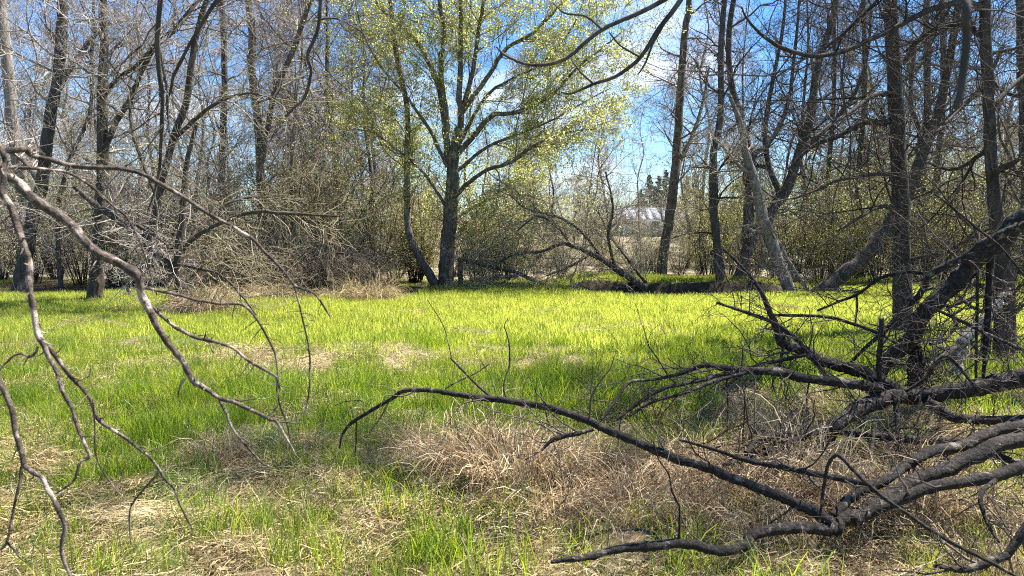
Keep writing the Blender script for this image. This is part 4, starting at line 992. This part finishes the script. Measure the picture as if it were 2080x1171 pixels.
def lattice(y0, y1, step, dens, half=.74, margin=.8):
    y, x = np.meshgrid(np.arange(y0, y1, step), np.arange(-9, 9, step), indexing='ij'); x = x.ravel(); y = y.ravel()
    x = x + rng.uniform(-.3, .3, len(x)) * step; y = y + rng.uniform(-.3, .3, len(y)) * step
    k = (np.abs(x) < y * half + margin) & (rng.random(len(x)) < dens(x, y)); return np.column_stack([x, y])[k]
xy = lattice(2.2, 9.6, .55, lambda x, y: np.clip(1.3 - .8 * greenness(x, y), .5, 1)); scatter('straw_litter', st_p, M['straw'], xy, rng.uniform(.9, 1.15, len(xy)), .02, 'matted pale dead grass lying on the ground up close', 'dead grass', lie=True)
st_f = [straw_patch(620, .6, .05, .15, .0065, .04) for _ in range(5)]
xy = lattice(9.2, 24, .85, lambda x, y: sd(x, y) * np.where(greenness(x, y) > .7, .2, .8)); scatter('straw_patch', st_f, M['straw'], xy, rng.uniform(.7, 1.2, len(xy)), .1, 'pale patches of dead grass lying in the clearing', 'dead grass')
# standing tan grass beneath the fallen crown
tu_p = [tussock_patch(330, .27, .36, .0078, .8) for _ in range(4)]
pts = []
for (px, d, sx, sy, n_) in ((900, 4.75, .3, .2, 8), (990, 4.55, .3, .22, 12), (1080, 4.4, .3, .22, 13), (1180, 4.35, .3, .25, 13), (1280, 4.3, .3, .25, 13), (1390, 4.3, .3, .25, 12), (1500, 4.25, .3, .25, 11), (1600, 4.2, .3, .25, 8),
                            (1150, 3.95, .3, .12, 6), (1320, 3.85, .4, .12, 7), (1500, 3.7, .4, .12, 6), (1750, 4.0, .5, .2, 10), (1930, 4.1, .4, .2, 8), (2080, 4.2, .3, .3, 6), (1700, 3.45, .4, .1, 5), (1900, 3.4, .4, .1, 5), (830, 5.0, .25, .15, 4), (1600, 5.6, .5, .3, 6), (1780, 6.2, .5, .3, 5)):
    c = on_ground(px, d); pts += [(c[0] + rng.normal() * sx * .6, c[1] + rng.normal() * sy * .6) for _ in range((n_ + 2) // 3)]
xy = np.array(pts); scatter('tall_dead_grass', tu_p, M['tussock'], xy, rng.uniform(.65, 1.1, len(xy)) * np.where(xy[:, 1] < 4.0, .75, 1), .22, 'mass of tall tan dead grass slumped beneath the fallen branches', 'dead grass')
def tussock(px, d, nb, R, H, w, droop, label, mat='tussock'):
    c = on_ground(px, d); o = obj('grass_tussock', tussock_patch(nb, R, H, w, droop).mesh('grass_tussock', (0, 0, 0), False), M[mat]); o.location = c
    return tag(o, label, 'grass tussock')
tussock(432, 5.0, 900, .14, .26, .005, .75, 'small straw-coloured grass hummock in the left foreground')
tussock(590, 5.2, 700, .14, .2, .005, .75, 'low brown hummock of dead grass right of the small foreground hummock')
tussock(752, 17.2, 800, .48, .62, .011, 1.0, 'bright straw tussock at the foot of the brown thicket', 'straw')
for px, d, n_, H, lab in ((470, 17.5, 500, .42, 'low straw tussock at the left end of the thicket foot'), (548, 17.7, 600, .48, 'straw tussock under the left half of the thicket'),
                          (622, 17.9, 450, .34, 'straw tussock under the middle of the thicket'), (690, 17.8, 450, .34, 'straw tussock just left of the brightest straw tussock')):
    tussock(px, d, n_, .4, H, .011, .8, lab, 'straw')
tussock(410, 13.9, 1000, .3, .55, .009, .8, 'brown grass tussock under the crooked leaning tree')
tussock(380, 14.0, 600, .25, .45, .01, .7, 'smaller brown grass tussock left of the one under the crooked tree')

# ------------------------------------------------------------------ labels by order, left to right, in the small groups
ORD = ['leftmost', 'second from left', 'third from left', 'fourth from left', 'fifth from left', 'sixth from left', 'seventh from left']
NUM = {4: 'four', 5: 'five', 6: 'six', 7: 'seven'}
for grp, phrase in (('dark trees left of the willow', 'dark many-stemmed bare trees left of the willow'), ('bare trees behind the willow', 'dark bare trees behind the willow'),
                    ('bright shrubs beside the willow trunk', 'yellow-green shrubs beside the willow trunk'), ('slim trees in the middle gap', 'slim grey trees in the middle gap'),
                    ('evergreens behind the shed', 'dark evergreens behind the shed')):
    mem = sorted([o for o in COL.objects if o.get('group') == grp and o.parent is None], key=lambda o: o.location.x / o.location.y)
    for k, o in enumerate(mem): o['label'] = '%s of the %s %s' % (ORD[k], NUM[len(mem)], phrase)
